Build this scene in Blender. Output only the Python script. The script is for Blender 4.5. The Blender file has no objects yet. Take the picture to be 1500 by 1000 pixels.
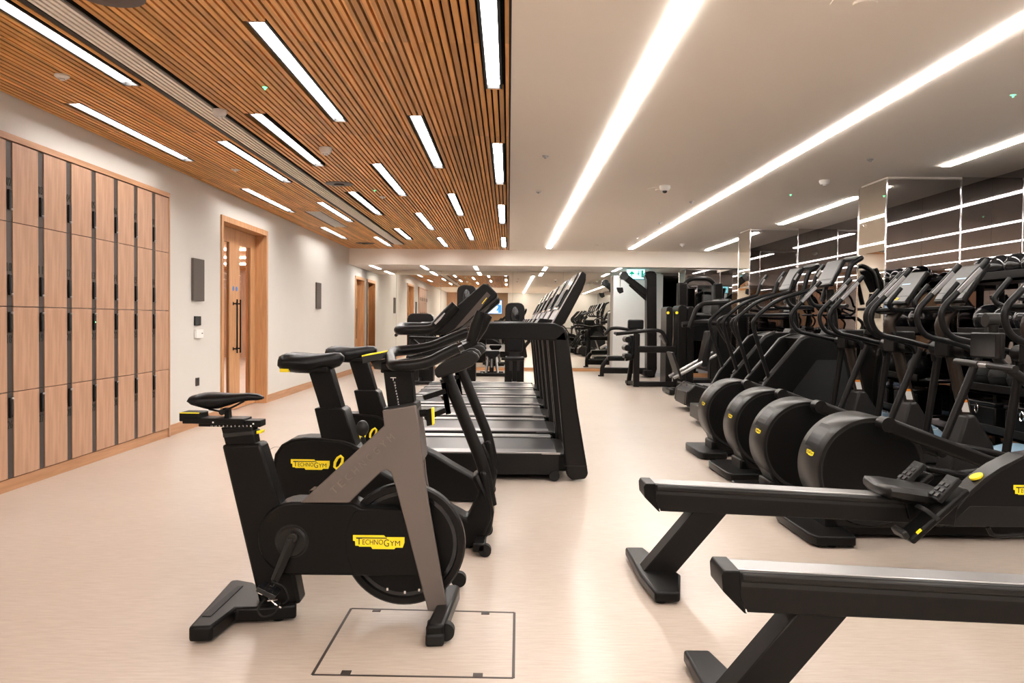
import bpy, bmesh, math, random
from mathutils import Vector, Matrix
random.seed(7)
C = bpy.context.scene.collection
sc = bpy.context.scene

# ------------------------------------------------------------------ camera, world, exposure
H = 1.30                                   # eye height; the camera stands at the origin looking along +Y
FPX, PITCH, ROLL, YAW = 1180.0, 0.0265, -0.0104, 0.0046
cy, sy, cp, sp = math.cos(YAW), math.sin(YAW), math.cos(PITCH), math.sin(PITCH)
FW = Vector((sy*cp, cy*cp, -sp)); RT0 = Vector((cy, -sy, 0.0)); UP0 = RT0.cross(FW)
RT = math.cos(ROLL)*RT0 - math.sin(ROLL)*UP0
UP = math.sin(ROLL)*RT0 + math.cos(ROLL)*UP0
cam = bpy.data.cameras.new('camera'); camo = bpy.data.objects.new('camera', cam); C.objects.link(camo)
cam.sensor_width = 36.0; cam.lens = FPX/1500*36.0; cam.clip_start = 0.05; cam.clip_end = 200
mw = Matrix.Identity(4)
for i in range(3):
    mw[i][0] = RT[i]; mw[i][1] = UP[i]; mw[i][2] = -FW[i]
mw[2][3] = H
camo.matrix_world = mw
sc.camera = camo
world = bpy.data.worlds.new('world'); sc.world = world; world.use_nodes = True
world.node_tree.nodes['Background'].inputs[0].default_value = (0.9, 0.8, 0.7, 1)
world.node_tree.nodes['Background'].inputs[1].default_value = 0.02
sc.view_settings.view_transform = 'Standard'; sc.view_settings.look = 'None'
sc.view_settings.exposure = 1.44; sc.view_settings.gamma = 1.0; sc.view_settings.use_curve_mapping = False
sc.cycles.use_denoising = True
sc.cycles.max_bounces = 14; sc.cycles.diffuse_bounces = 7; sc.cycles.glossy_bounces = 8
sc.cycles.transmission_bounces = 8; sc.cycles.sample_clamp_indirect = 6.0
sc.cycles.caustics_reflective = False; sc.cycles.caustics_refractive = False
LAMP = 17.0        # emission of the ceiling strips

def R(px, py):
    return RT*((px-750)/FPX) + UP*((500-py)/FPX) + FW
def S(px, py, Y):                          # where the ray of a photo point meets the plane y = Y: (x, z)
    d = R(px, py); t = Y/d[1]
    return (d[0]*t, d[2]*t + H)
def SX(px, py, X):
    d = R(px, py); t = X/d[0]
    return (d[1]*t, d[2]*t + H)
def SZ(px, py, Z):
    d = R(px, py); t = (Z-H)/d[2]
    return (d[0]*t, d[1]*t)
def SS(pts, Y):
    return [S(a, b, Y) for a, b in pts]

# ------------------------------------------------------------------ materials
def mat(name, col, rough=0.5, metal=0.0, bump=0.0, bscale=200.0, var=0.0, vscale=3.0, spec=0.5, coat=0.0):
    m = bpy.data.materials.new(name); m.use_nodes = True
    nt = m.node_tree; b = nt.nodes['Principled BSDF']
    b.inputs['Roughness'].default_value = rough; b.inputs['Metallic'].default_value = metal
    b.inputs['Specular IOR Level'].default_value = spec
    if coat: b.inputs['Coat Weight'].default_value = coat
    tc = nt.nodes.new('ShaderNodeTexCoord')
    n = nt.nodes.new('ShaderNodeTexNoise'); n.inputs['Scale'].default_value = vscale; n.inputs['Detail'].default_value = 3
    nt.links.new(tc.outputs['Object'], n.inputs['Vector'])
    mx = nt.nodes.new('ShaderNodeMix'); mx.data_type = 'RGBA'
    lo = [c*(1-var) for c in col]; hi = [min(1, c*(1+var)) for c in col]
    mx.inputs['A'].default_value = (*lo, 1); mx.inputs['B'].default_value = (*hi, 1)
    nt.links.new(n.outputs['Fac'], mx.inputs['Factor']); nt.links.new(mx.outputs['Result'], b.inputs['Base Color'])
    if bump:
        n2 = nt.nodes.new('ShaderNodeTexNoise'); n2.inputs['Scale'].default_value = bscale
        nt.links.new(tc.outputs['Object'], n2.inputs['Vector'])
        bp = nt.nodes.new('ShaderNodeBump'); bp.inputs['Strength'].default_value = bump; bp.inputs['Distance'].default_value = 0.001
        nt.links.new(n2.outputs['Fac'], bp.inputs['Height']); nt.links.new(bp.outputs['Normal'], b.inputs['Normal'])
    return m

def emis(name, col, strength):
    m = bpy.data.materials.new(name); m.use_nodes = True
    b = m.node_tree.nodes['Principled BSDF']
    b.inputs['Base Color'].default_value = (*col, 1); b.inputs['Emission Color'].default_value = (*col, 1)
    b.inputs['Emission Strength'].default_value = strength
    return m

def woodmat(name, ca, cb, axis='z', scale=6.0, rough=0.45, plank=0.0):
    m = bpy.data.materials.new(name); m.use_nodes = True
    nt = m.node_tree; b = nt.nodes['Principled BSDF']; b.inputs['Roughness'].default_value = rough
    b.inputs['Specular IOR Level'].default_value = 0.35
    tc = nt.nodes.new('ShaderNodeTexCoord'); mp = nt.nodes.new('ShaderNodeMapping')
    s = {'z': (9, 9, 0.7), 'y': (9, 0.5, 9), 'x': (0.7, 9, 9)}[axis]
    mp.inputs['Scale'].default_value = [q*scale/6 for q in s]
    nt.links.new(tc.outputs['Object'], mp.inputs['Vector'])
    n = nt.nodes.new('ShaderNodeTexNoise'); n.inputs['Scale'].default_value = 3.2; n.inputs['Detail'].default_value = 6; n.inputs['Distortion'].default_value = 0.7
    nt.links.new(mp.outputs['Vector'], n.inputs['Vector'])
    cr = nt.nodes.new('ShaderNodeValToRGB'); cr.color_ramp.elements[0].position = 0.3; cr.color_ramp.elements[1].position = 0.72
    cr.color_ramp.elements[0].color = (*ca, 1); cr.color_ramp.elements[1].color = (*cb, 1)
    nt.links.new(n.outputs['Fac'], cr.inputs['Fac'])
    out = cr.outputs['Color']
    if plank:                              # each slat a board of its own tone
        mp2 = nt.nodes.new('ShaderNodeMapping'); mp2.inputs['Scale'].default_value = (1/plank, 0.42, 0.0)
        nt.links.new(tc.outputs['Object'], mp2.inputs['Vector'])
        sx = nt.nodes.new('ShaderNodeVectorMath'); sx.operation = 'FLOOR'; nt.links.new(mp2.outputs['Vector'], sx.inputs[0])
        wn = nt.nodes.new('ShaderNodeTexWhiteNoise'); wn.noise_dimensions = '2D'; nt.links.new(sx.outputs['Vector'], wn.inputs['Vector'])
        mr = nt.nodes.new('ShaderNodeMapRange'); mr.inputs['To Min'].default_value = 0.72; mr.inputs['To Max'].default_value = 1.2
        nt.links.new(wn.outputs['Value'], mr.inputs['Value'])
        vm = nt.nodes.new('ShaderNodeVectorMath'); vm.operation = 'SCALE'
        nt.links.new(out, vm.inputs[0]); nt.links.new(mr.outputs['Result'], vm.inputs['Scale']); out = vm.outputs['Vector']
    nt.links.new(out, b.inputs['Base Color'])
    return m

def mirrormat(name, col):
    m = bpy.data.materials.new(name); m.use_nodes = True
    b = m.node_tree.nodes['Principled BSDF']
    b.inputs['Base Color'].default_value = (*col, 1); b.inputs['Metallic'].default_value = 1.0; b.inputs['Roughness'].default_value = 0.0
    return m

def floormat():
    m = mat('floor_vinyl', (0.62, 0.515, 0.43), rough=0.30, var=0.0)
    nt = m.node_tree; b = nt.nodes['Principled BSDF']
    tc = nt.nodes.new('ShaderNodeTexCoord'); mp = nt.nodes.new('ShaderNodeMapping'); mp.inputs['Scale'].default_value = (3.5, 26, 1)
    nt.links.new(tc.outputs['Object'], mp.inputs['Vector'])
    n = nt.nodes.new('ShaderNodeTexNoise'); n.inputs['Scale'].default_value = 2.6; n.inputs['Detail'].default_value = 6; n.inputs['Roughness'].default_value = 0.65
    nt.links.new(mp.outputs['Vector'], n.inputs['Vector'])
    n3 = nt.nodes.new('ShaderNodeTexNoise'); n3.inputs['Scale'].default_value = 1.1; n3.inputs['Detail'].default_value = 2
    nt.links.new(tc.outputs['Object'], n3.inputs['Vector'])
    ad = nt.nodes.new('ShaderNodeMath'); ad.operation = 'MULTIPLY_ADD'; ad.inputs[1].default_value = 0.35
    nt.links.new(n3.outputs['Fac'], ad.inputs[0]); nt.links.new(n.outputs['Fac'], ad.inputs[2])
    cr = nt.nodes.new('ShaderNodeValToRGB'); cr.color_ramp.elements[0].position = 0.40; cr.color_ramp.elements[1].position = 0.95
    cr.color_ramp.elements[0].color = (0.385, 0.315, 0.258, 1); cr.color_ramp.elements[1].color = (0.52, 0.45, 0.392, 1)
    nt.links.new(ad.outputs['Value'], cr.inputs['Fac']); nt.links.new(cr.outputs['Color'], b.inputs['Base Color'])
    return m

def rubbermat():
    m = mat('rubber_floor', (0.23, 0.23, 0.235), rough=0.45, var=0.12, vscale=40)
    nt = m.node_tree; b = nt.nodes['Principled BSDF']
    tc = nt.nodes.new('ShaderNodeTexCoord')
    br = nt.nodes.new('ShaderNodeTexBrick'); br.inputs['Scale'].default_value = 1.0
    br.inputs['Brick Width'].default_value = 1.2; br.inputs['Row Height'].default_value = 0.2
    br.inputs['Color1'].default_value = (0.42, 0.42, 0.435, 1); br.inputs['Color2'].default_value = (0.36, 0.36, 0.37, 1)
    br.inputs['Mortar'].default_value = (0.18, 0.18, 0.18, 1); br.inputs['Mortar Size'].default_value = 0.004
    nt.links.new(tc.outputs['Object'], br.inputs['Vector']); nt.links.new(br.outputs['Color'], b.inputs['Base Color'])
    return m

def glassmat():
    m = bpy.data.materials.new('door_glass'); m.use_nodes = True
    b = m.node_tree.nodes['Principled BSDF']
    b.inputs['Base Color'].default_value = (0.95, 0.97, 0.96, 1); b.inputs['Roughness'].default_value = 0.0
    b.inputs['Transmission Weight'].default_value = 1.0; b.inputs['IOR'].default_value = 1.05
    return m

M = dict(
    black=mat('black_plastic', (0.0052, 0.0048, 0.0046), 0.34, spec=0.15, bump=0.15, bscale=900, var=0.1),
    soft=mat('soft_black_vinyl', (0.0052, 0.0052, 0.0055), 0.33, spec=0.20, bump=0.1, bscale=500),
    rubber=mat('black_rubber', (0.007, 0.007, 0.007), 0.55, spec=0.25),
    frame=mat('charcoal_paint', (0.0085, 0.0076, 0.0072), 0.34, metal=0.03, spec=0.17, var=0.06),
    dark=mat('deep_black', (0.003, 0.003, 0.003), 0.5),
    gloss=mat('glossy_black', (0.01, 0.01, 0.011), 0.12),
    bronze=mat('bronze_grey_metal', (0.15, 0.128, 0.117), 0.42, metal=0.45, var=0.05, vscale=1),
    litbronze=mat('bronze_lit_relief', (0.19, 0.165, 0.15), 0.35, metal=0.45),  # paler copy of the frame bronze, painting light caught by raised letters
    bronzetube=mat('dark_bronze_tube', (0.045, 0.034, 0.027), 0.35, metal=0.6),
    cover=mat('grey_cover_plastic', (0.0135, 0.0125, 0.012), 0.34, spec=0.24, var=0.05),
    alu=mat('brushed_aluminium', (0.36, 0.35, 0.35), 0.34, metal=0.9, var=0.08, vscale=9),
    belt=mat('running_belt', (0.04, 0.04, 0.043), 0.28, var=0.1),
    chrome=mat('chrome', (0.85, 0.85, 0.86), 0.12, metal=1.0),
    yellow=mat('yellow_print', (0.98, 0.78, 0.012), 0.5),
    ink=mat('black_ink', (0.012, 0.012, 0.01), 0.6),
    white=mat('white_print', (0.82, 0.82, 0.8), 0.5),
    orange=mat('orange_print', (0.9, 0.3, 0.02), 0.5),
    plaster=mat('plaster_wall', (0.60, 0.58, 0.54), 0.75, bump=0.05, bscale=60, var=0.02),
    ceil=mat('ceiling_paint', (0.93, 0.865, 0.79), 0.85, var=0.01),
    white_paint=mat('white_paint', (0.78, 0.76, 0.73), 0.6),
    brown=mat('brown_wall_fabric', (0.19, 0.115, 0.06), 0.8, var=0.05),
    oak=woodmat('oak_veneer', (0.37, 0.21, 0.13), (0.50, 0.30, 0.195)),
    oakh=woodmat('oak_skirting', (0.36, 0.18, 0.085), (0.50, 0.275, 0.145), axis='y'),
    oakx=woodmat('oak_skirting_cross', (0.50, 0.24, 0.10), (0.62, 0.32, 0.15), axis='x'),
    door=woodmat('oak_door', (0.43, 0.215, 0.095), (0.60, 0.32, 0.15)),
    slat=woodmat('cedar_slat', (0.60, 0.275, 0.075), (0.86, 0.455, 0.15), axis='y', plank=0.045),
    recess=mat('ceiling_void', (0.006, 0.005, 0.005), 0.9),
    strip=mat('dark_bronze_strip', (0.055, 0.043, 0.038), 0.45, metal=0.3, var=0.06),
    fabric=mat('dark_speaker_cloth', (0.085, 0.07, 0.058), 0.8, bump=0.6, bscale=150, var=0.1, vscale=80),
    floor=floormat(), grey=rubbermat(),
    mirror=mirrormat('mirror_silver', (0.86, 0.83, 0.76)),
    mirror_dark=mirrormat('mirror_smoked', (0.36, 0.345, 0.35)),
    mirror_pillar=mirrormat('mirror_pillar', (0.56, 0.54, 0.54)),
    glass=glassmat(),
    lamp=emis('led_strip_light', (1.0, 0.955, 0.92), LAMP),
    lamp2=emis('led_line_light', (1.0, 0.94, 0.88), LAMP),
    exit=emis('exit_sign_light', (0.35, 0.92, 1.0), 1.6),
    exitgreen=emis('exit_sign_green', (0.0, 0.30, 0.16), 0.3),
    led=emis('green_led', (0.25, 1.0, 0.5), 0.5),
    tv=emis('screen_light', (0.03, 0.22, 0.75), 0.35),
    tvw=emis('screen_light_white', (0.55, 0.8, 1.0), 0.32),
    tvd=emis('screen_dark_blue', (0.01, 0.08, 0.3), 0.8),
    screen=mat('console_screen', (0.03, 0.028, 0.027), 0.42, var=0.05),
    screenlit=emis('console_screen_lit', (0.25, 0.35, 0.45), 0.35),
    blue=mat('blue_plastic', (0.01, 0.09, 0.38), 0.4),
    bosu=mat('pale_blue_rubber', (0.20, 0.32, 0.42), 0.28, var=0.1),
    sticker=mat('blue_sticker', (0.02, 0.16, 0.5), 0.5),
)

# ------------------------------------------------------------------ mesh building
FONT_CACHE = {}
def text_geo(s):
    if s in FONT_CACHE: return FONT_CACHE[s]
    cu = bpy.data.curves.new('t', 'FONT'); cu.body = s; cu.size = 1.0; cu.extrude = 0.02; cu.resolution_u = 3
    o = bpy.data.objects.new('t', cu); C.objects.link(o)
    dg = bpy.context.evaluated_depsgraph_get(); dg.update()
    me = bpy.data.meshes.new_from_object(o.evaluated_get(dg))
    vs = [v.co.copy() for v in me.vertices]; fs = [tuple(p.vertices) for p in me.polygons]
    bpy.data.objects.remove(o); bpy.data.curves.remove(cu); bpy.data.meshes.remove(me)
    if vs:
        x0 = min(v.x for v in vs); x1 = max(v.x for v in vs); y0 = min(v.y for v in vs); y1 = max(v.y for v in vs)
        vs = [Vector(((v.x-x0)/(x1-x0), (v.y-y0)/(y1-y0), v.z/0.02)) for v in vs]
    FONT_CACHE[s] = (vs, fs)
    return FONT_CACHE[s]

def rounded(pts, rad, n=4, closed=False):
    pts = [Vector(p) for p in pts]; out = []; N = len(pts)
    for i, p in enumerate(pts):
        if not closed and i in (0, N-1): out.append(p); continue
        a = pts[(i-1) % N]; b = pts[(i+1) % N]
        da = (a-p); db = (b-p); la, lb = da.length, db.length
        if la < 1e-6 or lb < 1e-6: out.append(p); continue
        r = min(rad, la*0.48, lb*0.48)
        s = p+da/la*r; e = p+db/lb*r
        for k in range(n+1):
            t = k/n
            out.append(s*(1-t)**2 + p*2*t*(1-t) + e*t*t)
    return out

class G:
    def __init__(s): s.v = []; s.f = []
    def add(s, vs, fs):
        o = len(s.v); s.v += [Vector(v) for v in vs]; s.f += [tuple(i+o for i in f) for f in fs]; return s
    def box(s, x0, x1, y0, y1, z0, z1):
        x0, x1 = sorted((x0, x1)); y0, y1 = sorted((y0, y1)); z0, z1 = sorted((z0, z1))
        v = [(x, y, z) for x in (x0, x1) for y in (y0, y1) for z in (z0, z1)]
        return s.add(v, [(0,1,3,2),(4,6,7,5),(0,4,5,1),(2,3,7,6),(0,2,6,4),(1,5,7,3)])
    def obox(s, c, ax, ay, az, hx, hy, hz):
        c = Vector(c); ax = Vector(ax).normalized()*hx; ay = Vector(ay).normalized()*hy; az = Vector(az).normalized()*hz
        v = [c+ax*i+ay*j+az*k for i in (-1, 1) for j in (-1, 1) for k in (-1, 1)]
        return s.add(v, [(0,1,3,2),(4,6,7,5),(0,4,5,1),(2,3,7,6),(0,2,6,4),(1,5,7,3)])
    def bar(s, a, b, w, h, up=(0, 0, 1)):          # rectangular bar from a to b
        a, b = Vector(a), Vector(b); d = b-a; u = Vector(up)
        sd = d.cross(u)
        if sd.length < 1e-6: sd = Vector((0, 1, 0))
        sd.normalize(); u2 = sd.cross(d).normalized()
        return s.obox((a+b)/2, d, sd, u2, d.length/2, w/2, h/2)
    def prism(s, pts, a, b, axis='y'):
        n = len(pts)
        ar = sum(pts[i][0]*pts[(i+1) % n][1]-pts[(i+1) % n][0]*pts[i][1] for i in range(n))
        if ar < 0: pts = pts[::-1]
        f = {'y': lambda p, t: (p[0], t, p[1]), 'z': lambda p, t: (p[0], p[1], t), 'x': lambda p, t: (t, p[0], p[1])}[axis]
        v = [f(p, a) for p in pts]+[f(p, b) for p in pts]
        fs = [tuple(range(n)), tuple(range(2*n-1, n-1, -1))]+[(i, i+n, (i+1) % n+n, (i+1) % n) for i in range(n)]
        return s.add(v, fs)
    def tube(s, pts, r, seg=12, closed=False, caps=True, sx=1.0):
        P = [Vector(p) for p in pts]; n = len(P)
        rs = r if isinstance(r, (list, tuple)) else [r]*n
        T = []
        for i in range(n):
            if closed: t = P[(i+1) % n]-P[(i-1) % n]
            else: t = P[min(i+1, n-1)]-P[max(i-1, 0)]
            T.append(t.normalized() if t.length > 1e-9 else Vector((0, 0, 1)))
        up = Vector((0, 1, 0)) if abs(T[0].y) < 0.9 else Vector((0, 0, 1))
        u = (up-T[0]*up.dot(T[0])).normalized(); vs = []; fs = []
        for i in range(n):
            u = (u-T[i]*u.dot(T[i])).normalized(); w = T[i].cross(u)
            for k in range(seg):
                a = 2*math.pi*k/seg
                vs.append(P[i]+(u*math.cos(a)*sx+w*math.sin(a))*rs[i])
        for i in range(n if closed else n-1):
            j = (i+1) % n
            for k in range(seg):
                l = (k+1) % seg
                fs.append((i*seg+k, i*seg+l, j*seg+l, j*seg+k))
        if caps and not closed:
            fs.append(tuple(range(seg))[::-1]); fs.append(tuple((n-1)*seg+k for k in range(seg)))
        return s.add(vs, fs)
    def cyl(s, a, b, r, r2=None, seg=24):
        return s.tube([a, b], [r, r if r2 is None else r2], seg)
    def ball(s, c, r, seg=16, rings=10, zmin=-1.0):
        rx, ry, rz = r if isinstance(r, (tuple, list)) else (r, r, r)
        vs = []; fs = []
        lo = math.asin(max(-1, zmin))
        for i in range(rings+1):
            la = lo+(math.pi/2-lo)*i/rings
            for k in range(seg):
                a = 2*math.pi*k/seg
                vs.append((c[0]+rx*math.cos(la)*math.cos(a), c[1]+ry*math.cos(la)*math.sin(a), c[2]+rz*math.sin(la)))
        for i in range(rings):
            for k in range(seg):
                l = (k+1) % seg
                fs.append((i*seg+k, i*seg+l, (i+1)*seg+l, (i+1)*seg+k))
        fs.append(tuple(range(seg))[::-1])
        return s.add(vs, fs)
    def loft(s, secs, cap=True):
        n = len(secs[0]); vs = [p for q in secs for p in q]; fs = []
        for i in range(len(secs)-1):
            for k in range(n):
                l = (k+1) % n
                fs.append((i*n+k, i*n+l, (i+1)*n+l, (i+1)*n+k))
        if cap: fs.append(tuple(range(n))[::-1]); fs.append(tuple((len(secs)-1)*n+k for k in range(n)))
        return s.add(vs, fs)
    def lathe(s, prof, c, axis='y', seg=48):           # prof: (radius, offset along axis)
        vs = []; fs = []; n = len(prof)
        for k in range(seg):
            a = 2*math.pi*k/seg
            for r, t in prof:
                if axis == 'y': vs.append((c[0]+r*math.cos(a), c[1]+t, c[2]+r*math.sin(a)))
                elif axis == 'z': vs.append((c[0]+r*math.cos(a), c[1]+r*math.sin(a), c[2]+t))
                else: vs.append((c[0]+t, c[1]+r*math.cos(a), c[2]+r*math.sin(a)))
        for k in range(seg):
            l = (k+1) % seg
            for i in range(n-1):
                fs.append((k*n+i, k*n+i+1, l*n+i+1, l*n+i))
        return s.add(vs, fs)
    def text(s, st, o, xd, yd, w, h, ext=0.0006):     # lettering w wide and h tall with its lower left corner at o
        o = Vector(o); xd = Vector(xd).normalized(); yd = Vector(yd).normalized(); zd = xd.cross(yd)
        vs, fs = text_geo(st)
        return s.add([o+xd*(v.x*w)+yd*(v.y*h)+zd*(v.z*ext) for v in vs], fs)

USED = {}
def obj(name, g, m, parent=None, bev=0.0, smooth=35, off=(0, 0, 0), seg=2):
    me = bpy.data.meshes.new(name); off = Vector(off)
    me.from_pydata([v-off for v in g.v], [], g.f); me.update()
    bm = bmesh.new(); bm.from_mesh(me); bmesh.ops.recalc_face_normals(bm, faces=bm.faces); bm.to_mesh(me); bm.free()
    me.materials.append(m)
    for p in me.polygons: p.use_smooth = True
    me.set_sharp_from_angle(angle=math.radians(smooth))
    o = bpy.data.objects.new(name, me); C.objects.link(o)
    if parent is not None: o.parent = parent
    if bev:
        md = o.modifiers.new('bevel', 'BEVEL'); md.width = bev; md.segments = seg; md.limit_method = 'ANGLE'; md.angle_limit = math.radians(40)
        md.harden_normals = False
    return o

class Thing:                                   # an Empty at the base; geometry is given in world coordinates
    def __init__(s, name, label, cat, base=(0, 0, 0), group=None, kind=None):
        s.b = Vector(base); s.o = bpy.data.objects.new(name, None); C.objects.link(s.o); s.o.location = base
        s.o.empty_display_size = 0.1
        if kind: s.o['kind'] = kind
        else: s.o['label'] = label; s.o['category'] = cat
        if group: s.o['group'] = group
    def part(s, name, g, m, bev=0.0, parent=None, **k):
        return obj(name, g, m, parent or s.o, bev, off=s.b, **k)
    def text(s, name, st, o, xd, yd, w, h, m, parent=None, ext=0.0006):
        return s.part(name, G().text(st, o, xd, yd, w, h, ext), m, parent=parent)

def dup(root, dx, dy, label, extra=None, rot=None):
    def cp(o, par):
        c = o.copy(); C.objects.link(c)
        if par is not None: c.parent = par
        for ch in list(o.children): cp(ch, c)
        return c
    r = cp(root, None); r.location = root.location+Vector((dx, dy, 0)); r['label'] = label
    if rot is not None: r.rotation_euler = (0, 0, rot)
    return r
def tag(o, label, cat, group=None):
    o['label'] = label; o['category'] = cat
    if group: o['group'] = group
    return o
def struct(name, g, m, parent=None, **k):
    o = obj(name, g, m, parent, **k)
    if parent is None: o['kind'] = 'structure'
    return o

def badge(t, o, xd, yd, w, parent=None):            # yellow plate with the maker's lettering
    o = Vector(o); xd = Vector(xd).normalized(); yd = Vector(yd).normalized(); n = xd.cross(yd).normalized()
    pts = [(0, .16), (.0, .27), (.60, .27), (.63, .235), (1, .235), (1, .13), (.965, .03), (.83, .03), (.80, 0), (.38, 0), (.35, .045), (.12, .045), (.11, .06), (.045, .065), (.04, .15)]
    g = G(); k = len(pts)
    P = [o+xd*(a*w)+yd*(b*w) for a, b in pts]
    g.add([p for p in P]+[p+n*0.0012 for p in P], [tuple(range(k))[::-1], tuple(range(k, 2*k))]+[(i, (i+1) % k, (i+1) % k+k, i+k) for i in range(k)])
    b = t.part('brand_badge', g, M['yellow'], parent=parent)
    g = G(); e = o+n*0.0014
    def tx(st, x, y, ww, hh): g.text(st, e+xd*(x*w)+yd*(y*w), xd, yd, ww*w, hh*w, 0.0005)
    tx('T', .065, .085, .11, .13); tx('ECHNO', .185, .085, .40, .10); tx('G', .60, .05, .10, .14); tx('YM', .715, .065, .20, .10)
    g.obox(e+xd*(.36*w)+yd*(.215*w), xd, yd, n, .30*w, .010*w, 0.0006)
    t.part('badge_lettering', g, M['ink'], parent=b)
    return b

def circ(cx, cz, r, a0=0, a1=360, n=40):
    return [(cx+r*math.cos(math.radians(a0+(a1-a0)*i/n)), cz+r*math.sin(math.radians(a0+(a1-a0)*i/n))) for i in range(n + (0 if a1-a0 >= 360 else 1))]

# ------------------------------------------------------------------ the room
XL, XR, YB, YF, ZC, ZL, YS = -3.69, 5.29, -6.5, 20.8, 2.917, 2.555, 18.65
XG = 3.55
struct('floor', G().box(XL-0.4, XG, YB-0.2, YF+0.2, -0.1, 0.0), M['floor'])
fg = struct('floor', G().box(XG, XR+0.2, YB-0.2, YF+0.2, -0.1, 0.0), M['grey'])

# lights in the slatted ceiling: (x, y0, y1)
LX = {-0.12: [(3.45, 5.68), (7.44, 9.66), (11.39, 13.62), (15.9, 18.12)],
      -0.76: [(6.47, 8.67), (10.44, 12.62), (14.41, 16.5)],
      -1.40: [(4.47, 6.68), (8.48, 10.66), (12.35, 14.66), (16.02, 18.1)],
      -2.03: [(6.47, 8.63), (10.37, 12.64), (14.5, 16.55)],
      -2.66: [(3.5, 5.71), (7.48, 9.69), (11.33, 13.57), (16.02, 18.1)],
      -3.34: [(6.22, 8.44), (10.2, 12.43), (14.44, 16.5)]}
SLOT = (-2.545, -2.295, 2.2, 17.6)
GRIL = (-3.13, -2.86, 12.3, 14.4)
YW = 1.2
cuts = [(x-0.062, x+0.062, a-0.02, b+0.02) for x, l in LX.items() for a, b in l]+[SLOT, GRIL]
g = G(); p = 0.0462; x = XL+0.004
while x < -0.012:
    w = 0.0315; iv = [(YW, YS)]
    for (a, b, c, d) in cuts:
        if x+w > a and x < b:
            nv = []
            for (u, v) in iv:
                if d <= u or c >= v: nv.append((u, v)); continue
                if c > u: nv.append((u, c))
                if d < v: nv.append((d, v))
            iv = nv
    for (u, v) in iv: g.box(x, x+w, u, v, ZC, ZC+0.036)
    x += p
ws = struct('ceiling', g, M['slat'])
struct('backing', G().box(XL-0.1, 0.0, YW, YS, ZC+0.075, ZC+0.1), M['recess'], parent=ws)
# plain ceiling with real slots where the long lines of light sit
LL = [(0.885, -6.3, 18.05), (2.71, -6.3, 18.0), (4.43, -6.3, -0.2), (4.43, -0.1, 5.0), (4.43, 5.1, 8.22), (4.43, 10.3, 13.2), (4.43, 15.3, 18.1)]
g = G(); xs = [0.0, 0.843, 0.927, 2.668, 2.752, 4.388, 4.472, XR+0.1]
for i in range(len(xs)-1):
    a, b = xs[i], xs[i+1]; mid = (a+b)/2
    hit = sorted((u, v) for (lx, u, v) in LL if abs(lx-mid) < 0.02); y = YB
    for u, v in hit: g.box(a, b, y, u, ZC, ZC+0.1); y = v
    g.box(a, b, y, YS, ZC, ZC+0.1)
g.box(XL-0.1, 0.0, YB, YW, ZC, ZC+0.1)
struct('ceiling', g, M['ceil'])
struct('ceiling', G().box(XL-0.1, XR+0.1, YS, YF+0.1, ZL, ZC+0.12), M['ceil'])     # lowered ceiling over the far end
struct('trim_1', G().box(-0.014, 0.0, YW, YS, ZC-0.003, ZC+0.08), M['recess'])

ordn = ['nearest', 'second', 'third', 'fourth', 'fifth']
rown = {-0.12: 'row beside the plain ceiling', -0.76: 'second row from the plain ceiling', -1.40: 'third row from the plain ceiling', -2.03: 'row right of the air slot', -2.66: 'row left of the air slot', -3.34: 'row beside the locker wall'}
def lamp(name, x, a, b, hw, z, label, cat, group, depth, m, ends=True):
    t = Thing(name, label, cat, (x, (a+b)/2, z), group)
    hs = t.part('housing', G().box(x-hw-0.016, x-hw, a-0.012, b+0.012, z+0.001, z+depth).box(x+hw, x+hw+0.016, a-0.012, b+0.012, z+0.001, z+depth).box(x-hw, x+hw, a-0.012, a, z+0.001, z+depth).box(x-hw, x+hw, b, b+0.012, z+0.001, z+depth).box(x-hw-0.016, x+hw+0.016, a-0.012, b+0.012, z+depth, z+depth+0.01), M['dark'])
    t.part('diffuser', G().box(x-hw, x+hw, a, b, z+depth-0.012, z+depth-0.002), m)
    if ends:
        for yy in (a-0.014, b+0.014):
            t.part('end_clip', G().box(x-0.045, x-0.008, yy-0.008, yy+0.008, z-0.002, z+0.012).box(x+0.008, x+0.045, yy-0.008, yy+0.008, z-0.002, z+0.012), M['oakh'])
for x, l in LX.items():
    for k, (a, b) in enumerate(l):
        lamp('strip_light', x, a, b, 0.042, ZC, 'strip light in the slats, %s in the %s' % (ordn[k], rown[x]), 'ceiling light', 'strip lights in the slat ceiling', 0.042, M['lamp'])
nm = ['long continuous line of light in the plain ceiling, nearest the slatted wood', 'long continuous line of light in the plain ceiling, over the cross trainers', 'broken line of light by the mirrored pillars, piece behind the camera', 'broken line of light by the mirrored pillars, piece beside the camera', 'broken line of light by the mirrored pillars, piece before the nearest pillar', 'broken line of light, piece between nearest and middle mirrored pillar', 'broken line of light, piece beyond the middle mirrored pillar']
for (x, a, b), n_ in zip(LL, nm):
    t = Thing('line_light', n_, 'ceiling light', (x, (a+b)/2, ZC), 'lines of light in the plain ceiling')
    t.part('diffuser', G().box(x-0.042, x+0.042, a, b, ZC-0.012, ZC+0.02), M['lamp2'])
    t.part('housing', G().box(x-0.042, x+0.042, a, b, ZC+0.022, ZC+0.06), M['white_paint'])
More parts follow.
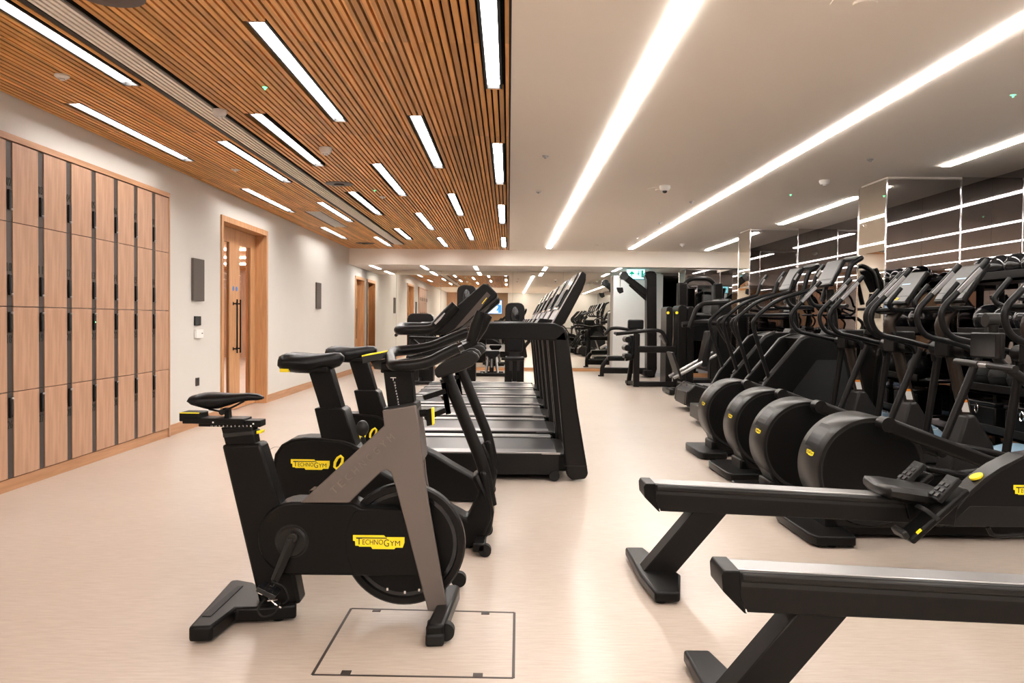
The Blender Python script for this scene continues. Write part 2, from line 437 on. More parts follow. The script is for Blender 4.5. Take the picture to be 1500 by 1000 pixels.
# short pieces of light in the lowered ceiling at the far end
for i, x in enumerate((-3.25, -2.05, -0.8, 0.87, 2.62)):
    t = Thing('line_light', 'short strip of light in the lowered far ceiling, %s counted from the door side' % ['first', 'second', 'third', 'fourth', 'fifth'][i], 'ceiling light', (x, 19.5, ZL), 'short lights in the lowered ceiling')
    t.part('diffuser', G().box(x-0.04, x+0.04, 19.0, 20.3, ZL-0.006, ZL-0.0005), M['lamp'])
    t.part('housing', G().box(x-0.048, x+0.048, 18.99, 20.31, ZL-0.004, ZL+0.01), M['white_paint'])

for i, x in enumerate((-0.9, -2.3)):  # extra strips added behind the camera to brighten the left side
    t = Thing('line_light', 'added fill strip on the plain ceiling behind the camera, %s' % ['nearer the middle', 'nearer the lockers'][i], 'ceiling light', (x, -0.8, ZC), 'added fill strips behind the camera')
    t.part('diffuser', G().box(x-0.042, x+0.042, -6.0, 1.0, ZC-0.010, ZC-0.0005), M['lamp2'])
# air slot with white blades
t = Thing('air_slot', 'long linear air slot with pale blades running along the slatted ceiling', 'air vent', (-2.42, 10, ZC))
t.part('frame', G().box(SLOT[0], SLOT[0]+0.035, SLOT[2], SLOT[3], ZC+0.004, ZC+0.06).box(SLOT[1]-0.012, SLOT[1], SLOT[2], SLOT[3], ZC+0.004, ZC+0.06), M['dark'])
g = G()
for k in range(5):
    xx = SLOT[0]+0.058+k*0.037
    g.box(xx, xx+0.021, SLOT[2], SLOT[3], ZC-0.003, ZC+0.03)
t.part('blade', g, M['ceil'])
t = Thing('air_grille', 'short pale bladed grille in the slat ceiling near the double door', 'air vent', (-3.0, 13.3, ZC))
t.part('frame', G().box(GRIL[0], GRIL[0]+0.02, GRIL[2], GRIL[3], ZC+0.004, ZC+0.05).box(GRIL[1]-0.02, GRIL[1], GRIL[2], GRIL[3], ZC+0.004, ZC+0.05), M['dark'])
g = G()
for k in range(6):
    xx = GRIL[0]+0.028+k*0.037
    g.box(xx, xx+0.018, GRIL[2], GRIL[3], ZC+0.002, ZC+0.03)
t.part('blade', g, M['white_paint'])

# left wall with the two door openings, room of the studio behind it
D1 = (SX(323, 316, XL)[0], SX(391, 337, XL)[0]); ZD = 2.34
zt = (SX(323, 316, XL)[1]+SX(391, 337, XL)[1])/2
D2 = (19.35, 20.62)
YT = 20.8
g = G().box(XL-0.3, XL, YB, D1[0], 0, ZC+0.1).box(XL-0.3, XL, D1[1], D2[0], 0, ZC+0.1).box(XL-0.3, XL, D2[1], YT+0.2, 0, ZC+0.1)
g.box(XL-0.3, XL, D1[0], D1[1], zt, ZC+0.1).box(XL-0.3, XL, D2[0], D2[1], 2.33, ZC+0.1)
struct('wall_left', g, M['plaster'])
YLK = SX(247.5, 285, XL+0.03)[0]
struct('baseboard_left', G().box(XL, XL+0.016, YLK+0.03, D1[0], 0, 0.115).box(XL, XL+0.016, D1[1], D2[0], 0, 0.115).box(XL, XL+0.016, D2[1], YT, 0, 0.115), M['oakh'])
struct('wall_far', G().box(XL-0.3, XR+0.3, YF+0.05, YF+0.2, 0, ZC), M['ceil'])
struct('baseboard_far', G().box(XL, 2.66, YF-0.05, YF+0.05, 0, 0.075), M['oakx'])
struct('wall_back', G().box(-0.05, XR+0.3, YB-0.2, YB, 0, ZC+0.1), M['plaster'])
struct('wall_back', G().box(-2.3, -0.05, YB-0.2, YB, 0, ZC+0.1), M['brown'])
struct('wall_back', G().box(XL-0.3, -2.3, YB-0.2, YB, 0, ZC+0.1), M['oak'])
struct('wall_right', G().box(XR+0.02, XR+0.3, YB, YF+0.2, 0, ZC+0.1), M['ceil'])
struct('baseboard_right', G().box(XR-0.02, XR+0.02, YB, YF, 0, 0.06), M['frame'])

# far mirror: panels side by side
t = Thing('wall_mirror', 'floor to ceiling mirror covering the far wall, dim seams between its panels', 'mirror', (0, YF, 0))
for (a, b) in ((XL, -2.9), (-2.9, -1.75), (-1.75, 0.1), (0.1, 1.4), (1.4, 2.66)):
    t.part('mirror_panel', G().box(a+0.0015, b-0.0015, YF, YF+0.02, 0.08, ZL), M['mirror'])
t.part('seam', G().box(XL, 2.66, YF+0.021, YF+0.03, 0.075, ZL), M['dark'])
t = Thing('wall_mirror', 'mirror panel on the far wall between white strip and far pillar', 'mirror', (4.2, YF, 0))
t.part('mirror_panel', G().box(3.93, XR, YF, YF+0.02, 0.08, ZL), M['mirror_dark'])
t = Thing('wall_mirror', 'smoked mirror covering the long right wall behind the pillars', 'mirror', (XR, 8, 0))
y = YB
while y < YF-0.1:
    y2 = min(y+1.98, YF)
    t.part('mirror_panel', G().box(XR, XR+0.015, y+0.0015, y2-0.0015, 0.06, ZC if y2 < YS+0.1 else ZL-0.002), M['mirror_dark'])
    y += 1.98

# mirrored pillars
def pillar(y, ztop):
    x0, x1, y0, y1 = 4.13, 4.95, y, y+0.70
    c = Thing('pillar', None, None, (4.54, y+0.35, 0), kind='structure')
    c.part('core', G().box(x0+0.02, x1-0.02, y0+0.02, y1-0.02, 0, ztop), M['ceil'])
    c.part('skirting', G().box(x0-0.006, XR-0.022, y0-0.006, y1+0.006, 0, 0.10), M['oakx'])
    zt_ = ztop-0.035
    c.part('mirror_face', G().box(x0+0.008, x1-0.008, y0, y0+0.012, 0.10, zt_), M['mirror_pillar'])
    c.part('mirror_face', G().box(x0, x0+0.012, y0+0.014, y1-0.008, 0.10, zt_), M['mirror'])
    c.part('mirror_face', G().box(x1+0.010, XR-0.001, y0, y0+0.012, 0.10, ztop), M['mirror_pillar'])  # return to the wall mirror, added so reflected light lines run on
    c.part('added_return_core', G().box(x1-0.02, XR-0.001, y0+0.014, y1-0.014, 0, ztop), M['ceil'])
    c.part('mirror_face', G().box(x1+0.002, XR-0.001, y1-0.012, y1, 0.10, ztop), M['mirror_pillar'])
    c.part('mirror_face', G().box(x0+0.008, x1-0.008, y1-0.012, y1, 0.10, zt_), M['mirror_pillar'])
    for (px, py) in ((x0, y0), (x1, y0), (x0, y1), (x1, y1)):
        c.part('corner_trim', G().box(px-0.007, px+0.007, py-0.007, py+0.007, 0.10, zt_), M['chrome'])
    c.part('top_trim', G().box(x0-0.003, x1+0.003, y0-0.003, y1+0.003, zt_, zt_+0.012), M['chrome'])
for yy in (8.85, 13.83): pillar(yy, ZC)
pillar(18.9, ZL)

# wood-framed locker bank -------------------------------------------------
XK = XL+0.035
rows = [SX(0, 325, XK)[1], SX(0, 452, XK)[1], SX(0, 575, XK)[1]]
# vertical divisions from the photo
ztop = SX(248, 284.5, XK)[1]; zdoor = SX(247, 290, XK)[1]; zbot = SX(247, 627, XK)[1]
rz = [zbot, SX(245, 541, XK)[1], SX(245, 455, XK)[1], SX(245, 370, XK)[1], zdoor]
sx_ = [SX(q, 400, XK)[0] for q in (14.5, 61, 101.5, 137.5, 169.5, 199, 225.5)]
pit = (sx_[-1]-sx_[0])/6.0
YE = YLK
t = Thing('locker_surround', 'oak surround framing the bank of lockers: top rail, end panel and plinth', 'locker frame', (XK, 6.5, 0))
t.part('top_rail', G().box(XL, XK+0.008, sx_[0]-pit*2, YE, zdoor+0.006, ztop+0.01), M['oakh'])
t.part('end_panel', G().box(XL, XK+0.008, YE-0.022, YE, 0, zdoor+0.006), M['oak'])
t.part('plinth', G().box(XL, XK-0.012, sx_[0]-pit*2, YE-0.022, 0, zbot-0.006), M['oakh'])
rn = ['top row', 'second row down', 'third row down', 'bottom row']
for r in range(4):
    z1, z0 = rz[4-r], rz[3-r]
    for c in range(-1, 7):
        ys = sx_[0]+c*pit; num = c+2+8*r
        y1 = ys+pit-0.040 if c < 6 else YE-0.024
        nb = '%02d' % num
        lab = 'oak locker door numbered %s on its dark lock strip, %s' % (nb, rn[r]) if c >= 0 else 'oak locker door cut by the picture edge, %s of the locker bank' % rn[r]
        t = Thing('locker', lab, 'locker', (XK, ys, z0), 'oak lockers along the left wall')
        t.part('door', G().box(XL+0.002, XK, ys+0.040, y1, z0+0.003, z1-0.003), M['oak'])
        st = t.part('lock_strip', G().box(XL+0.002, XK-0.006, ys-0.0385, ys+0.0385, z0+0.002, z1-0.002), M['strip'])
        up = r >= 2
        zl = (z1-0.115) if up else (z0+0.16)       # upper rows carry the lock at the foot of the door, lower rows at the head
        lk = t.part('lock', G().box(XK-0.006, XK+0.010, ys-0.018, ys+0.018, zl-0.075, zl+0.075), M['frame'], bev=0.004)
        t.part('lock_slot', G().box(XK+0.010, XK+0.0115, ys-0.008, ys+0.008, zl-0.05, zl+0.05), M['dark'], parent=lk)
        zk = zl+(0.068 if up else -0.070)
        t.part('latch', G().ball((XK+0.014, ys, zk), (0.012, 0.011, 0.010), 10, 6), M['alu'], parent=lk)
        zn = zl-0.155 if up else zl+0.10
        t.text('number', nb, (XK-0.0055, ys-0.028, zn), (0, 1, 0), (0, 0, 1), 0.058, 0.062, M['ink'], ext=0.0025)
        if num == 21: t.part('indicator', G().box(XK+0.0115, XK+0.013, ys-0.006, ys+0.006, zl-0.008, zl+0.004), M['led'], parent=lk)

# doors ------------------------------------------------------------------
def doorset(name, y0, y1, ztop_, fw=0.075, leafs=2):
    d = Thing(name, None, None, (XL, (y0+y1)/2, 0), kind='structure')
    fx = XL+0.02
    d.part('door_frame', G().box(XL-0.30, fx, y0, y0+fw, 0, ztop_).box(XL-0.30, fx, y1-fw, y1, 0, ztop_).box(XL-0.30, fx, y0+fw, y1-fw, ztop_-fw, ztop_), M['door'], bev=0.002)
    a, b = y0+fw+0.003, y1-fw-0.003; w = (b-a)/leafs; xd = XL-0.15
    for k in range(leafs):
        u, v = a+k*w+0.002, a+(k+1)*w-0.002; zt2 = ztop_-fw-0.004
        gl = (u+0.20, v-0.22) if leafs == 2 else (u+0.35, v-0.35)
        zb, zg = 0.16, zt2-0.20
        lf = d.part('door_leaf', G().box(xd-0.045, xd, u, gl[0], 0.01, zt2).box(xd-0.045, xd, gl[1], v, 0.01, zt2).box(xd-0.045, xd, gl[0], gl[1], 0.01, zb).box(xd-0.045, xd, gl[0], gl[1], zg, zt2), M['door'])
        d.part('glass', G().box(xd-0.026, xd-0.020, gl[0], gl[1], zb, zg), M['glass'], parent=lf)
        hy = (v-0.065) if k == 0 else (u+0.065)
        d.part('handle', G().cyl((xd+0.055, hy, 0.80), (xd+0.055, hy, 1.55), 0.011, seg=10).cyl((xd, hy, 0.86), (xd+0.055, hy, 0.86), 0.010, seg=10).cyl((xd, hy, 1.49), (xd+0.055, hy, 1.49), 0.010, seg=10).cyl((xd, hy, 0.86), (xd+0.004, hy, 0.86), 0.026, seg=14).cyl((xd, hy, 1.49), (xd+0.004, hy, 1.49), 0.026, seg=14), M['frame'], parent=lf)
        st = d.part('sign_disc', G().cyl((xd, hy, 1.70), (xd+0.002, hy, 1.70), 0.035, seg=20), M['sticker'], parent=lf)
    return d
doorset('door_1', D1[0], D1[1], zt)
doorset('door_2', D2[0], D2[1], 2.33, leafs=2)
# the studio seen through the glass
struct('wall_studio', G().box(-12.2, -12.0, 8.3, 26, 0, 2.8).box(-12.0, XL-0.3, 8.3, 8.5, 0, 2.8).box(-12.0, -4.7, 26, 26.2, 0, 2.8), M['oak'])
struct('floor_studio', G().box(-12.0, XL-0.4, 8.5, 26, -0.1, 0), M['floor'])
struct('ceiling_studio', G().box(-12.0, XL-0.3, 8.5, 26, 2.8, 2.9), M['slat'])
for i in range(6):
    yy = 10.5+i*2.4
    tag(obj('studio_light', G().box(-10.5, -4.8, yy-0.05, yy+0.05, 2.76, 2.799), M['lamp']), 'bright strip light on the studio ceiling seen through the double door glass', 'ceiling light', 'studio strip lights behind the door glass')
t = Thing('reformer_bench', 'pale studio exercise bench on dark frame seen through the door glass', 'exercise bench', (-5.6, 13.2, 0))
t.part('top', G().box(-6.6, -4.9, 12.7, 13.4, 0.52, 0.60), M['white_paint'], bev=0.01)
t.part('frame', G().box(-6.5, -5.0, 12.75, 12.85, 0.42, 0.52).box(-6.5, -5.0, 13.25, 13.35, 0.42, 0.52), M['frame'])
for (a, b) in ((-6.5, 12.75), (-6.5, 13.27), (-5.1, 12.75), (-5.1, 13.27)):
    t.part('leg', G().box(a, a+0.1, b, b+0.08, 0, 0.42), M['frame'])
t.part('rail', G().tube(rounded([(-6.5, 12.8, 0.6), (-6.5, 12.8, 1.15), (-6.5, 13.3, 1.15), (-6.5, 13.3, 0.6)], 0.1), 0.02), M['white_paint'])
struct('wall_studio', G().box(-4.6, XL-0.3, 18.9, 19.0, 0, 2.75).box(-4.7, -4.6, 18.9, 26, 0, 2.75), M['oak'])

# things on the left wall
def wallbox(name, px0, py0, px1, py1, m, label, cat, dep=0.018):
    ya = SX(px0, (py0+py1)/2, XL)[0]; yb = SX(px1, (py0+py1)/2, XL)[0]
    za = SX((px0+px1)/2, py0, XL)[1]; zb = SX((px0+px1)/2, py1, XL)[1]
    t = Thing(name, label, cat, (XL, (ya+yb)/2, zb))
    t.part('body', G().box(XL+0.001, XL+dep, ya, yb, zb, za), m, bev=0.002)
    return t, ya, yb, zb, za
wallbox('wall_speaker', 280, 379, 296, 440.5, M['fabric'], 'tall dark cloth wall panel between lockers and double door', 'wall speaker', 0.03)
wallbox('wall_speaker', 462, 414, 468.5, 452, M['fabric'], 'tall dark cloth wall panel beyond the double door', 'wall speaker', 0.03)
t, ya, yb, zb, za = wallbox('wall_control', 284, 463, 292.5, 476.5, M['dark'], 'small black square control plate on the left wall', 'wall control')
t, ya, yb, zb, za = wallbox('wall_sensor', 284.5, 482.5, 294.5, 495, M['white_paint'], 'small white plastic box on the wall below the black control', 'wall sensor', 0.03)
t.part('logo_mark', G().box(XL+0.03, XL+0.031, yb-0.06, yb-0.02, zb+0.05, zb+0.062), M['frame'])
t, ya, yb, zb, za = wallbox('wall_socket', 286, 553, 290.8, 565, M['strip'], 'bronze double wall socket low on the wall beside the lockers', 'wall socket', 0.012)
for k in (0.3, 0.72):
    t.part('outlet', G().box(XL+0.012, XL+0.0135, ya+0.02, yb-0.02, zb+(za-zb)*k-0.02, zb+(za-zb)*k+0.02), M['dark'])

# fittings on the ceilings
def disc(name, px, py, r, dz, m, label, cat, group=None, dome=False):
    X, Y = SZ(px, py, ZC); t = Thing(name, label, cat, (X, Y, ZC), group)
    t.part('base', G().lathe([(0, -dz), (r*0.7, -dz), (r, -dz*0.45), (r, 0.0), (0, 0)], (X, Y, ZC), 'z', 24), m)
    if dome:
        t.part('lens', G().ball((X, Y, ZC-dz-0.004), (r*0.45, r*0.45, r*0.4), 14, 8), M['gloss'])
    else:
        t.part('centre', G().cyl((X, Y, ZC-dz-0.012), (X, Y, ZC-dz+0.001), r*0.35, seg=14), m)
    return t
disc('smoke_detector', 91, 110, 0.048, 0.022, M['white_paint'], 'flat white detector on the slats above the lockers', 'smoke detector')
disc('smoke_detector', 322, 161, 0.055, 0.05, M['white_paint'], 'white smoke detector beside the long air slot', 'smoke detector')
disc('smoke_detector', 477, 216, 0.06, 0.06, M['white_paint'], 'white domed detector hanging from the slats near the middle', 'smoke detector')
disc('sprinkler_head', 345, 248, 0.045, 0.012, M['white_paint'], 'small flat sprinkler cover in the slats above the double door', 'sprinkler')
disc('sprinkler_head', 561, 288, 0.045, 0.012, M['white_paint'], 'small flat sprinkler cover beside a central strip light', 'sprinkler')
disc('ceiling_speaker', 497, 269, 0.17, 0.01, M['strip'], 'round dark speaker in the slats beside the long air slot', 'ceiling speaker')
disc('ceiling_speaker', 535, 356, 0.20, 0.01, M['strip'], 'round dark speaker in the slats near the far end', 'ceiling speaker')
disc('ceiling_speaker', 160, -9, 0.17, 0.012, M['strip'], 'round dark speaker in the slats cut by the top of the picture', 'ceiling speaker')
disc('status_light', 388, 127.5, 0.018, 0.008, M['led'], 'small green light in the slats beside the long strip light', 'status light')
disc('status_light', 549, 278.5, 0.018, 0.006, M['led'], 'tiny green light in the slats further along the room', 'status light')
disc('ceiling_speaker', 1267, 2, 0.165, 0.006, M['ceil'], 'round flush speaker in the plain ceiling near the camera', 'ceiling speaker')
disc('ceiling_speaker', 966, 277, 0.15, 0.004, M['ceil'], 'round flush speaker in the plain ceiling behind the dome camera', 'ceiling speaker')
disc('ceiling_speaker', 872, 358.5, 0.2, 0.004, M['ceil'], 'round flush speaker at the far end of the plain ceiling', 'ceiling speaker')
disc('dome_camera', 974, 272, 0.065, 0.06, M['white_paint'], 'white dome camera on the plain ceiling between the lines of light', 'security camera', dome=True)
for (px, py, lb) in ((799, 228, 'beside the slatted wood'), (1275, 233, 'right of the long line of light'), (1013, 295, 'just left of the long line of light'), (967, 326, 'far along the left side of the long line'), (933, 348, 'near the end of the long line of light'), (789, 280.5, 'small and faint near the slatted wood')):
    disc('sprinkler_head', px, py, 0.035, 0.015, M['alu'], 'small sprinkler head in the plain ceiling, '+lb, 'sprinkler')
disc('smoke_detector', 1208, 264, 0.06, 0.05, M['white_paint'], 'white detector on the plain ceiling before the mirrored pillar', 'smoke detector')
disc('smoke_detector', 1000, 357, 0.06, 0.05, M['white_paint'], 'white detector at the far end of the plain ceiling', 'smoke detector')
disc('status_light', 1484, 139, 0.018, 0.006, M['led'], 'green light in the plain ceiling at the right edge', 'status light')
disc('status_light', 1158, 285, 0.018, 0.006, M['led'], 'green light in the plain ceiling between the lines of light', 'status light')

# floor hatches
def hatch(c, label, w=0.011):
    t = Thing('floor_hatch', label, 'floor hatch', (sum(p[0] for p in c)/4, sum(p[1] for p in c)/4, 0))
    g = G(); 
    for i in range(4):
        a, b = Vector((*c[i], 0)), Vector((*c[(i+1) % 4], 0))
        g.bar(a+Vector((0, 0, 0.0008)), b+Vector((0, 0, 0.0008)), w, 0.0014)
    t.part('edge_frame', g, M['strip'])
    return t
c = [SZ(457.5, 988, 0), SZ(752, 993, 0), SZ(753.5, 897, 0), SZ(514.5, 891, 0)]
th = hatch(c, 'square floor access hatch outlined in dark metal under the front cycle')
for (px, py) in ((507, 985), (700, 989), (552, 894), (711, 898)):
    X, Y = SZ(px, py, 0)
    th.part('lift_point', G().box(X-0.018, X+0.018, Y-0.016, Y+0.016, 0.0003, 0.0024), M['strip'])
c = [SZ(370, 672, 0), SZ(560, 676, 0), SZ(540, 656.5, 0), SZ(402, 654.5, 0)]
hatch(c, 'floor hatch outline half hidden behind the front cycle, nearer the lockers', 0.009)

# exit sign and the white screen beside the far mirror
X0, Z0 = S(918.5, 408, 19.6); X1, Z1 = S(944.5, 393, 19.6)
t = Thing('exit_sign', 'lit blue-green emergency exit sign hanging over the white partition', 'exit sign', ((X0+X1)/2, 19.6, Z0))
t.part('lit_panel', G().box(X0, X1, 19.6, 19.63, Z0, Z1), M['exit'])
li = bpy.data.lights.new('exit_sign_glow', 'AREA'); li.shape = 'RECTANGLE'; li.size = 0.4; li.size_y = 0.03; li.energy = 2.5; li.color = (0.25, 0.85, 1.0)
lo = bpy.data.objects.new('exit_sign_glow', li); C.objects.link(lo); lo.location = ((X0+X1)/2, 19.615, Z1+0.01); lo.rotation_euler = (math.pi, 0, 0)
t.part('edge_bar', G().box(X0, X1, 19.598, 19.635, Z0-0.02, Z0), M['frame'])
t.part('hanger', G().box(X0+0.02, X0+0.03, 19.61, 19.62, Z1, ZL).box(X1-0.03, X1-0.02, 19.61, 19.62, Z1, ZL), M['frame'])
w_, h_ = X1-X0, Z1-Z0; g = G(); f = lambda a, b: (X0+w_*a, Z0+h_*b)
g.prism([f(.12, .42), f(.24, .42), f(.24, .2), f(.30, .2), f(.30, .42), f(.42, .42), f(.42, .52), f(.27, .75), f(.12, .52)], 19.596, 19.5995)
g.prism([f(.55, .45), f(.60, .62), f(.68, .62), f(.74, .48), f(.71, .45), f(.68, .52), f(.68, .38), f(.74, .28), f(.72, .15), f(.69, .15), f(.70, .27), f(.63, .35), f(.60, .25), f(.54, .20), f(.53, .24), f(.58, .29), f(.61, .53), f(.58, .43)], 19.596, 19.5995)
g.cyl((X0+w_*.66, 19.596, Z0+h_*.72), (X0+w_*.66, 19.5995, Z0+h_*.72), h_*.07, seg=12)
g.prism([f(.80, .12), f(.92, .12), f(.92, .82), f(.80, .82)], 19.596, 19.5995)
t.part('pictogram', g, M['exitgreen'])
X0, X1, Z1 = 2.66, 3.52, 2.46
t = Thing('partition_screen', 'plain white upright partition standing at the far mirror under the exit sign', 'partition', (3.1, 20.6, 0))
t.part('panel', G().box(X0+0.03, X1, 20.52, 20.76, 0, Z1-0.05), M['white_paint'])
t.part('frame', G().box(X0, X0+0.07, 20.50, 20.78, 0, Z1).box(X0+0.07, X1, 20.50, 20.78, Z1-0.06, Z1), M['white_paint'])
t = Thing('partition_screen', 'narrow white upright strip between the lat tower and mirrored corner', 'partition', (3.82, 20.6, 0))
t.part('panel', G().box(3.74, 3.92, 20.5, 20.78, 0, 2.5), M['white_paint'])
t = Thing('wall_recess', 'dark gap between the white partition and the narrow white strip', 'wall panel', (3.63, 20.7, 0))
t.part('panel', G().box(3.53, 3.74, 20.7, 20.78, 0, 2.5), M['dark'])

# television on the brown wall behind, seen in the far mirror
t = Thing('television', 'wall television with blue picture, seen in the far mirror', 'television', (-0.9, YB, 1.5))
t.part('bezel', G().box(-1.42, -0.38, YB+0.01, YB+0.05, 1.65, 2.50), M['blue'])
t.part('screen', G().box(-1.38, -0.42, YB+0.05, YB+0.054, 1.69, 2.46), M['tvw'])
g = G().tube(rounded([(-1.30, YB+0.056, 1.8), (-1.15, YB+0.056, 2.2), (-0.8, YB+0.056, 2.35), (-0.55, YB+0.056, 2.1), (-0.7, YB+0.056, 1.85)], 0.1), 0.05, 6)
g.box(-0.62, -0.44, YB+0.054, YB+0.057, 1.72, 2.2)
t.part('picture_shapes', g, M['tv'])

# ------------------------------------------------------------------ indoor cycle in front
YA = 3.42; YC = 3.51
t = Thing('indoor_cycle', 'front indoor racing cycle with bronze-grey frame and saddle beside the floor hatch', 'exercise bike', (-0.8, YC, 0), 'exercise bikes facing the treadmills')
def P3(pts, Y): return [(S(a, b, Y)[0], Y, S(a, b, Y)[1]) for a, b in pts]
# rear foot
pl = [SZ(a, b, 0.075) for a, b in ((275.5, 918), (310, 917), (346, 889.5), (374, 889.5), (434.5, 885), (434.5, 869), (388, 869), (372, 852), (349, 848), (338, 849))]
t.part('rear_foot', G().prism(pl, 0.012, 0.075, 'z'), M['black'], bev=0.012)
pl2 = [SZ(a, b, 0.077) for a, b in ((296, 902), (309, 902), (356, 858), (348, 858))]
t.part('grip_pad', G().prism(pl2, 0.070, 0.078, 'z'), M['rubber'])
for (a, b) in ((-1.24, 3.27), (-0.98, 3.45), (-1.30, 3.85)):
    t.part('foot_glide', G().cyl((a, b, 0), (a, b, 0.014), 0.025, seg=16), M['rubber'])
# rear post and seat assembly
t.part('rear_post', G().prism(SS([(320, 653), (378, 651), (383, 665), (412, 760), (437, 889), (376, 889)], YA), YC-0.06, YC+0.05), M['black'], bev=0.014)
sl = t.part('seat_slider', G().prism(SS([(318, 628), (364, 627), (369, 655), (325, 655)], YA), YC-0.045, YC+0.035), M['black'], bev=0.004)
t.part('slider_collar', G().prism(SS([(321, 636), (366, 633), (368, 639), (322, 643)], YA), YC-0.052, YC+0.042), M['dark'], bev=0.003, parent=sl)
t.part('release_lever', G().prism(SS([(362, 634.5), (370, 633), (372, 638), (362, 639)], YA), YC-0.02, YC+0.01), M['black'], parent=sl)
t.part('lever_tip', G().prism(SS([(369, 634), (377, 633.5), (376, 637.5), (369, 638.5)], YA), YC-0.03, YC+0.02), M['yellow'], bev=0.002, parent=sl)
rl = t.part('seat_rail', G().prism(SS([(284, 618), (376, 618), (376, 628), (284, 627)], YA), YC-0.04, YC+0.04).prism(SS([(262, 614), (353, 615), (353, 623), (262, 622)], YA), YC-0.055, YC+0.055), M['black'], bev=0.003)
g = G()
for k, s_ in enumerate(['11', '10', '9', '8', '7', '6', '5', '4', '3', '2', '1']):
    o = S(309+k*5.75, 625.5, YC-0.0405)
    g.text(s_, (o[0], YC-0.0408, o[1]), (1, 0, 0), (0, 0, 1), 0.0085 if len(s_) == 2 else 0.0055, 0.008, 0.0004)
for (a, b) in ((312, 618.5), (371, 620.5)):
    o = S(a, b, YC-0.056); g.box(o[0]-0.003, o[0]+0.003, YC-0.057, YC-0.055, o[1]-0.003, o[1]+0.003)
t.part('scale_numbers', g, M['white'], parent=rl)
a = S(269, 615, YC); b = S(299.5, 602.5, YC)
bx = t.part('storage_box', G().box(a[0], b[0], YC-0.05, YC+0.05, a[1], b[1]), M['black'], bev=0.004)
t.part('box_edge', G().box(a[0]+0.004, b[0]-0.004, YC-0.052, YC-0.046, b[1]-0.003, b[1]+0.001), M['yellow'], parent=bx)
# saddle: lofted along its length
secs = []
prof = [(280, 584, 589, .050), (284, 578.5, 593, .068), (296, 575.2, 597, .075), (310, 574.3, 601, .074), (324, 575, 600, .066), (340, 576, 594.5, .048), (352, 575.8, 590, .034), (366, 575.2, 587.5, .027), (378, 576.6, 587, .023), (385.5, 580.5, 585, .014)]
for (px, yt, yb_, hw) in prof:
    x, zt_ = S(px, yt, YC); zb_ = S(px, yb_, YC)[1]; h = zt_-zb_
    secs.append([(x, YC+hw*c_, zb_+h*d_) for c_, d_ in ((-.55, .12), (-1, .45), (-.98, .68), (-.8, .88), (-.4, .99), (0, .97), (.4, .99), (.8, .88), (.98, .68), (1, .45), (.55, .12), (0, .2))])
sd = t.part('saddle', G().loft(secs), M['soft'], smooth=60)
t.part('saddle_rail', G().tube(P3([(306, 599), (326, 603), (345, 594), (358, 587)], YC-0.02), 0.0045, 8).tube(P3([(306, 599), (326, 603), (345, 594), (358, 587)], YC+0.02), 0.0045, 8), M['frame'], parent=sd)
t.part('saddle_clamp', G().cyl(P3([(325, 603.5)], YC-0.035)[0], P3([(325, 603.5)], YC+0.035)[0], 0.013, seg=16).prism(SS([(327, 597), (337, 597), (338, 611), (341, 616), (328, 616), (331, 608)], YC), YC-0.018, YC+0.018), M['black'], bev=0.002)
# drive body
cxp, cyp = 430, 789.5
arc = [(cxp+54*math.cos(math.radians(q)), cyp-54*math.sin(math.radians(q))) for q in range(95, 266, 10)]
body = [(585, 746), (530, 744.5), (515, 737), (470, 735.5)]+arc+[(520, 844), (618, 845), (600, 790)]
bd = t.part('drive_cover', G().prism(SS(body, YA), YC-0.085, YC+0.075), M['black'], bev=0.012, seg=3)
w0 = S(593, 795, YC)
t.part('hub_cover', G().lathe([(0, 0), (.232, 0), (.240, 0.010), (.240, .018)], (w0[0], YC-0.0905, w0[1]), 'y', 56), M['black']) if False else None
arc2 = [(592+86*math.cos(math.radians(q)), 795-86*math.sin(math.radians(q))) for q in range(148, 213, 6)]
t.part('side_panel', G().prism(SS(arc2+[(520, 842), (617, 843), (600, 790), (588, 747.5), (528, 747)], YA), YC-0.0885, YC-0.080), M['black'], bev=0.002, parent=bd)
o = S(517, 803.5, YC-0.0895)
badge(t, (o[0], YC-0.0890, o[1]), (1, 0, 0), (0, 0, 1), S(592.5, 803, YC-0.0895)[0]-o[0], parent=bd)
# flywheel
r = 0.266
fw = t.part('flywheel', G().lathe([(r*.86, -.012), (r*.88, -.03), (r*.97, -.03), (r, -.02), (r, .02), (r*.97, .03), (r*.88, .03), (r*.86, .012), (r*.86, -.012)], (w0[0], YC, w0[1]), 'y', 64), M['frame'])
t.part('wheel_disc', G().lathe([(0, -.010), (r*.865, -.010), (r*.865, .010), (0, .010)], (w0[0], YC, w0[1]), 'y', 64), M['black'], parent=fw)
t.part('wheel_ring', G().lathe([(r*.86, -.0125), (r*.875, -.0125), (r*.875, -.0135), (r*.80, -.0135), (r*.80, -.0125)], (w0[0], YC, w0[1]), 'y', 64), M['gloss'], parent=fw)
for q in (250, 271, 288):
    a = math.radians(q); rr = r*.80
    t.part('rim_magnet', G().box(w0[0]+rr*math.cos(a)-.004, w0[0]+rr*math.cos(a)+.004, YC-.016, YC-.012, w0[1]+rr*math.sin(a)-.006, w0[1]+rr*math.sin(a)+.006), M['chrome'], parent=fw)
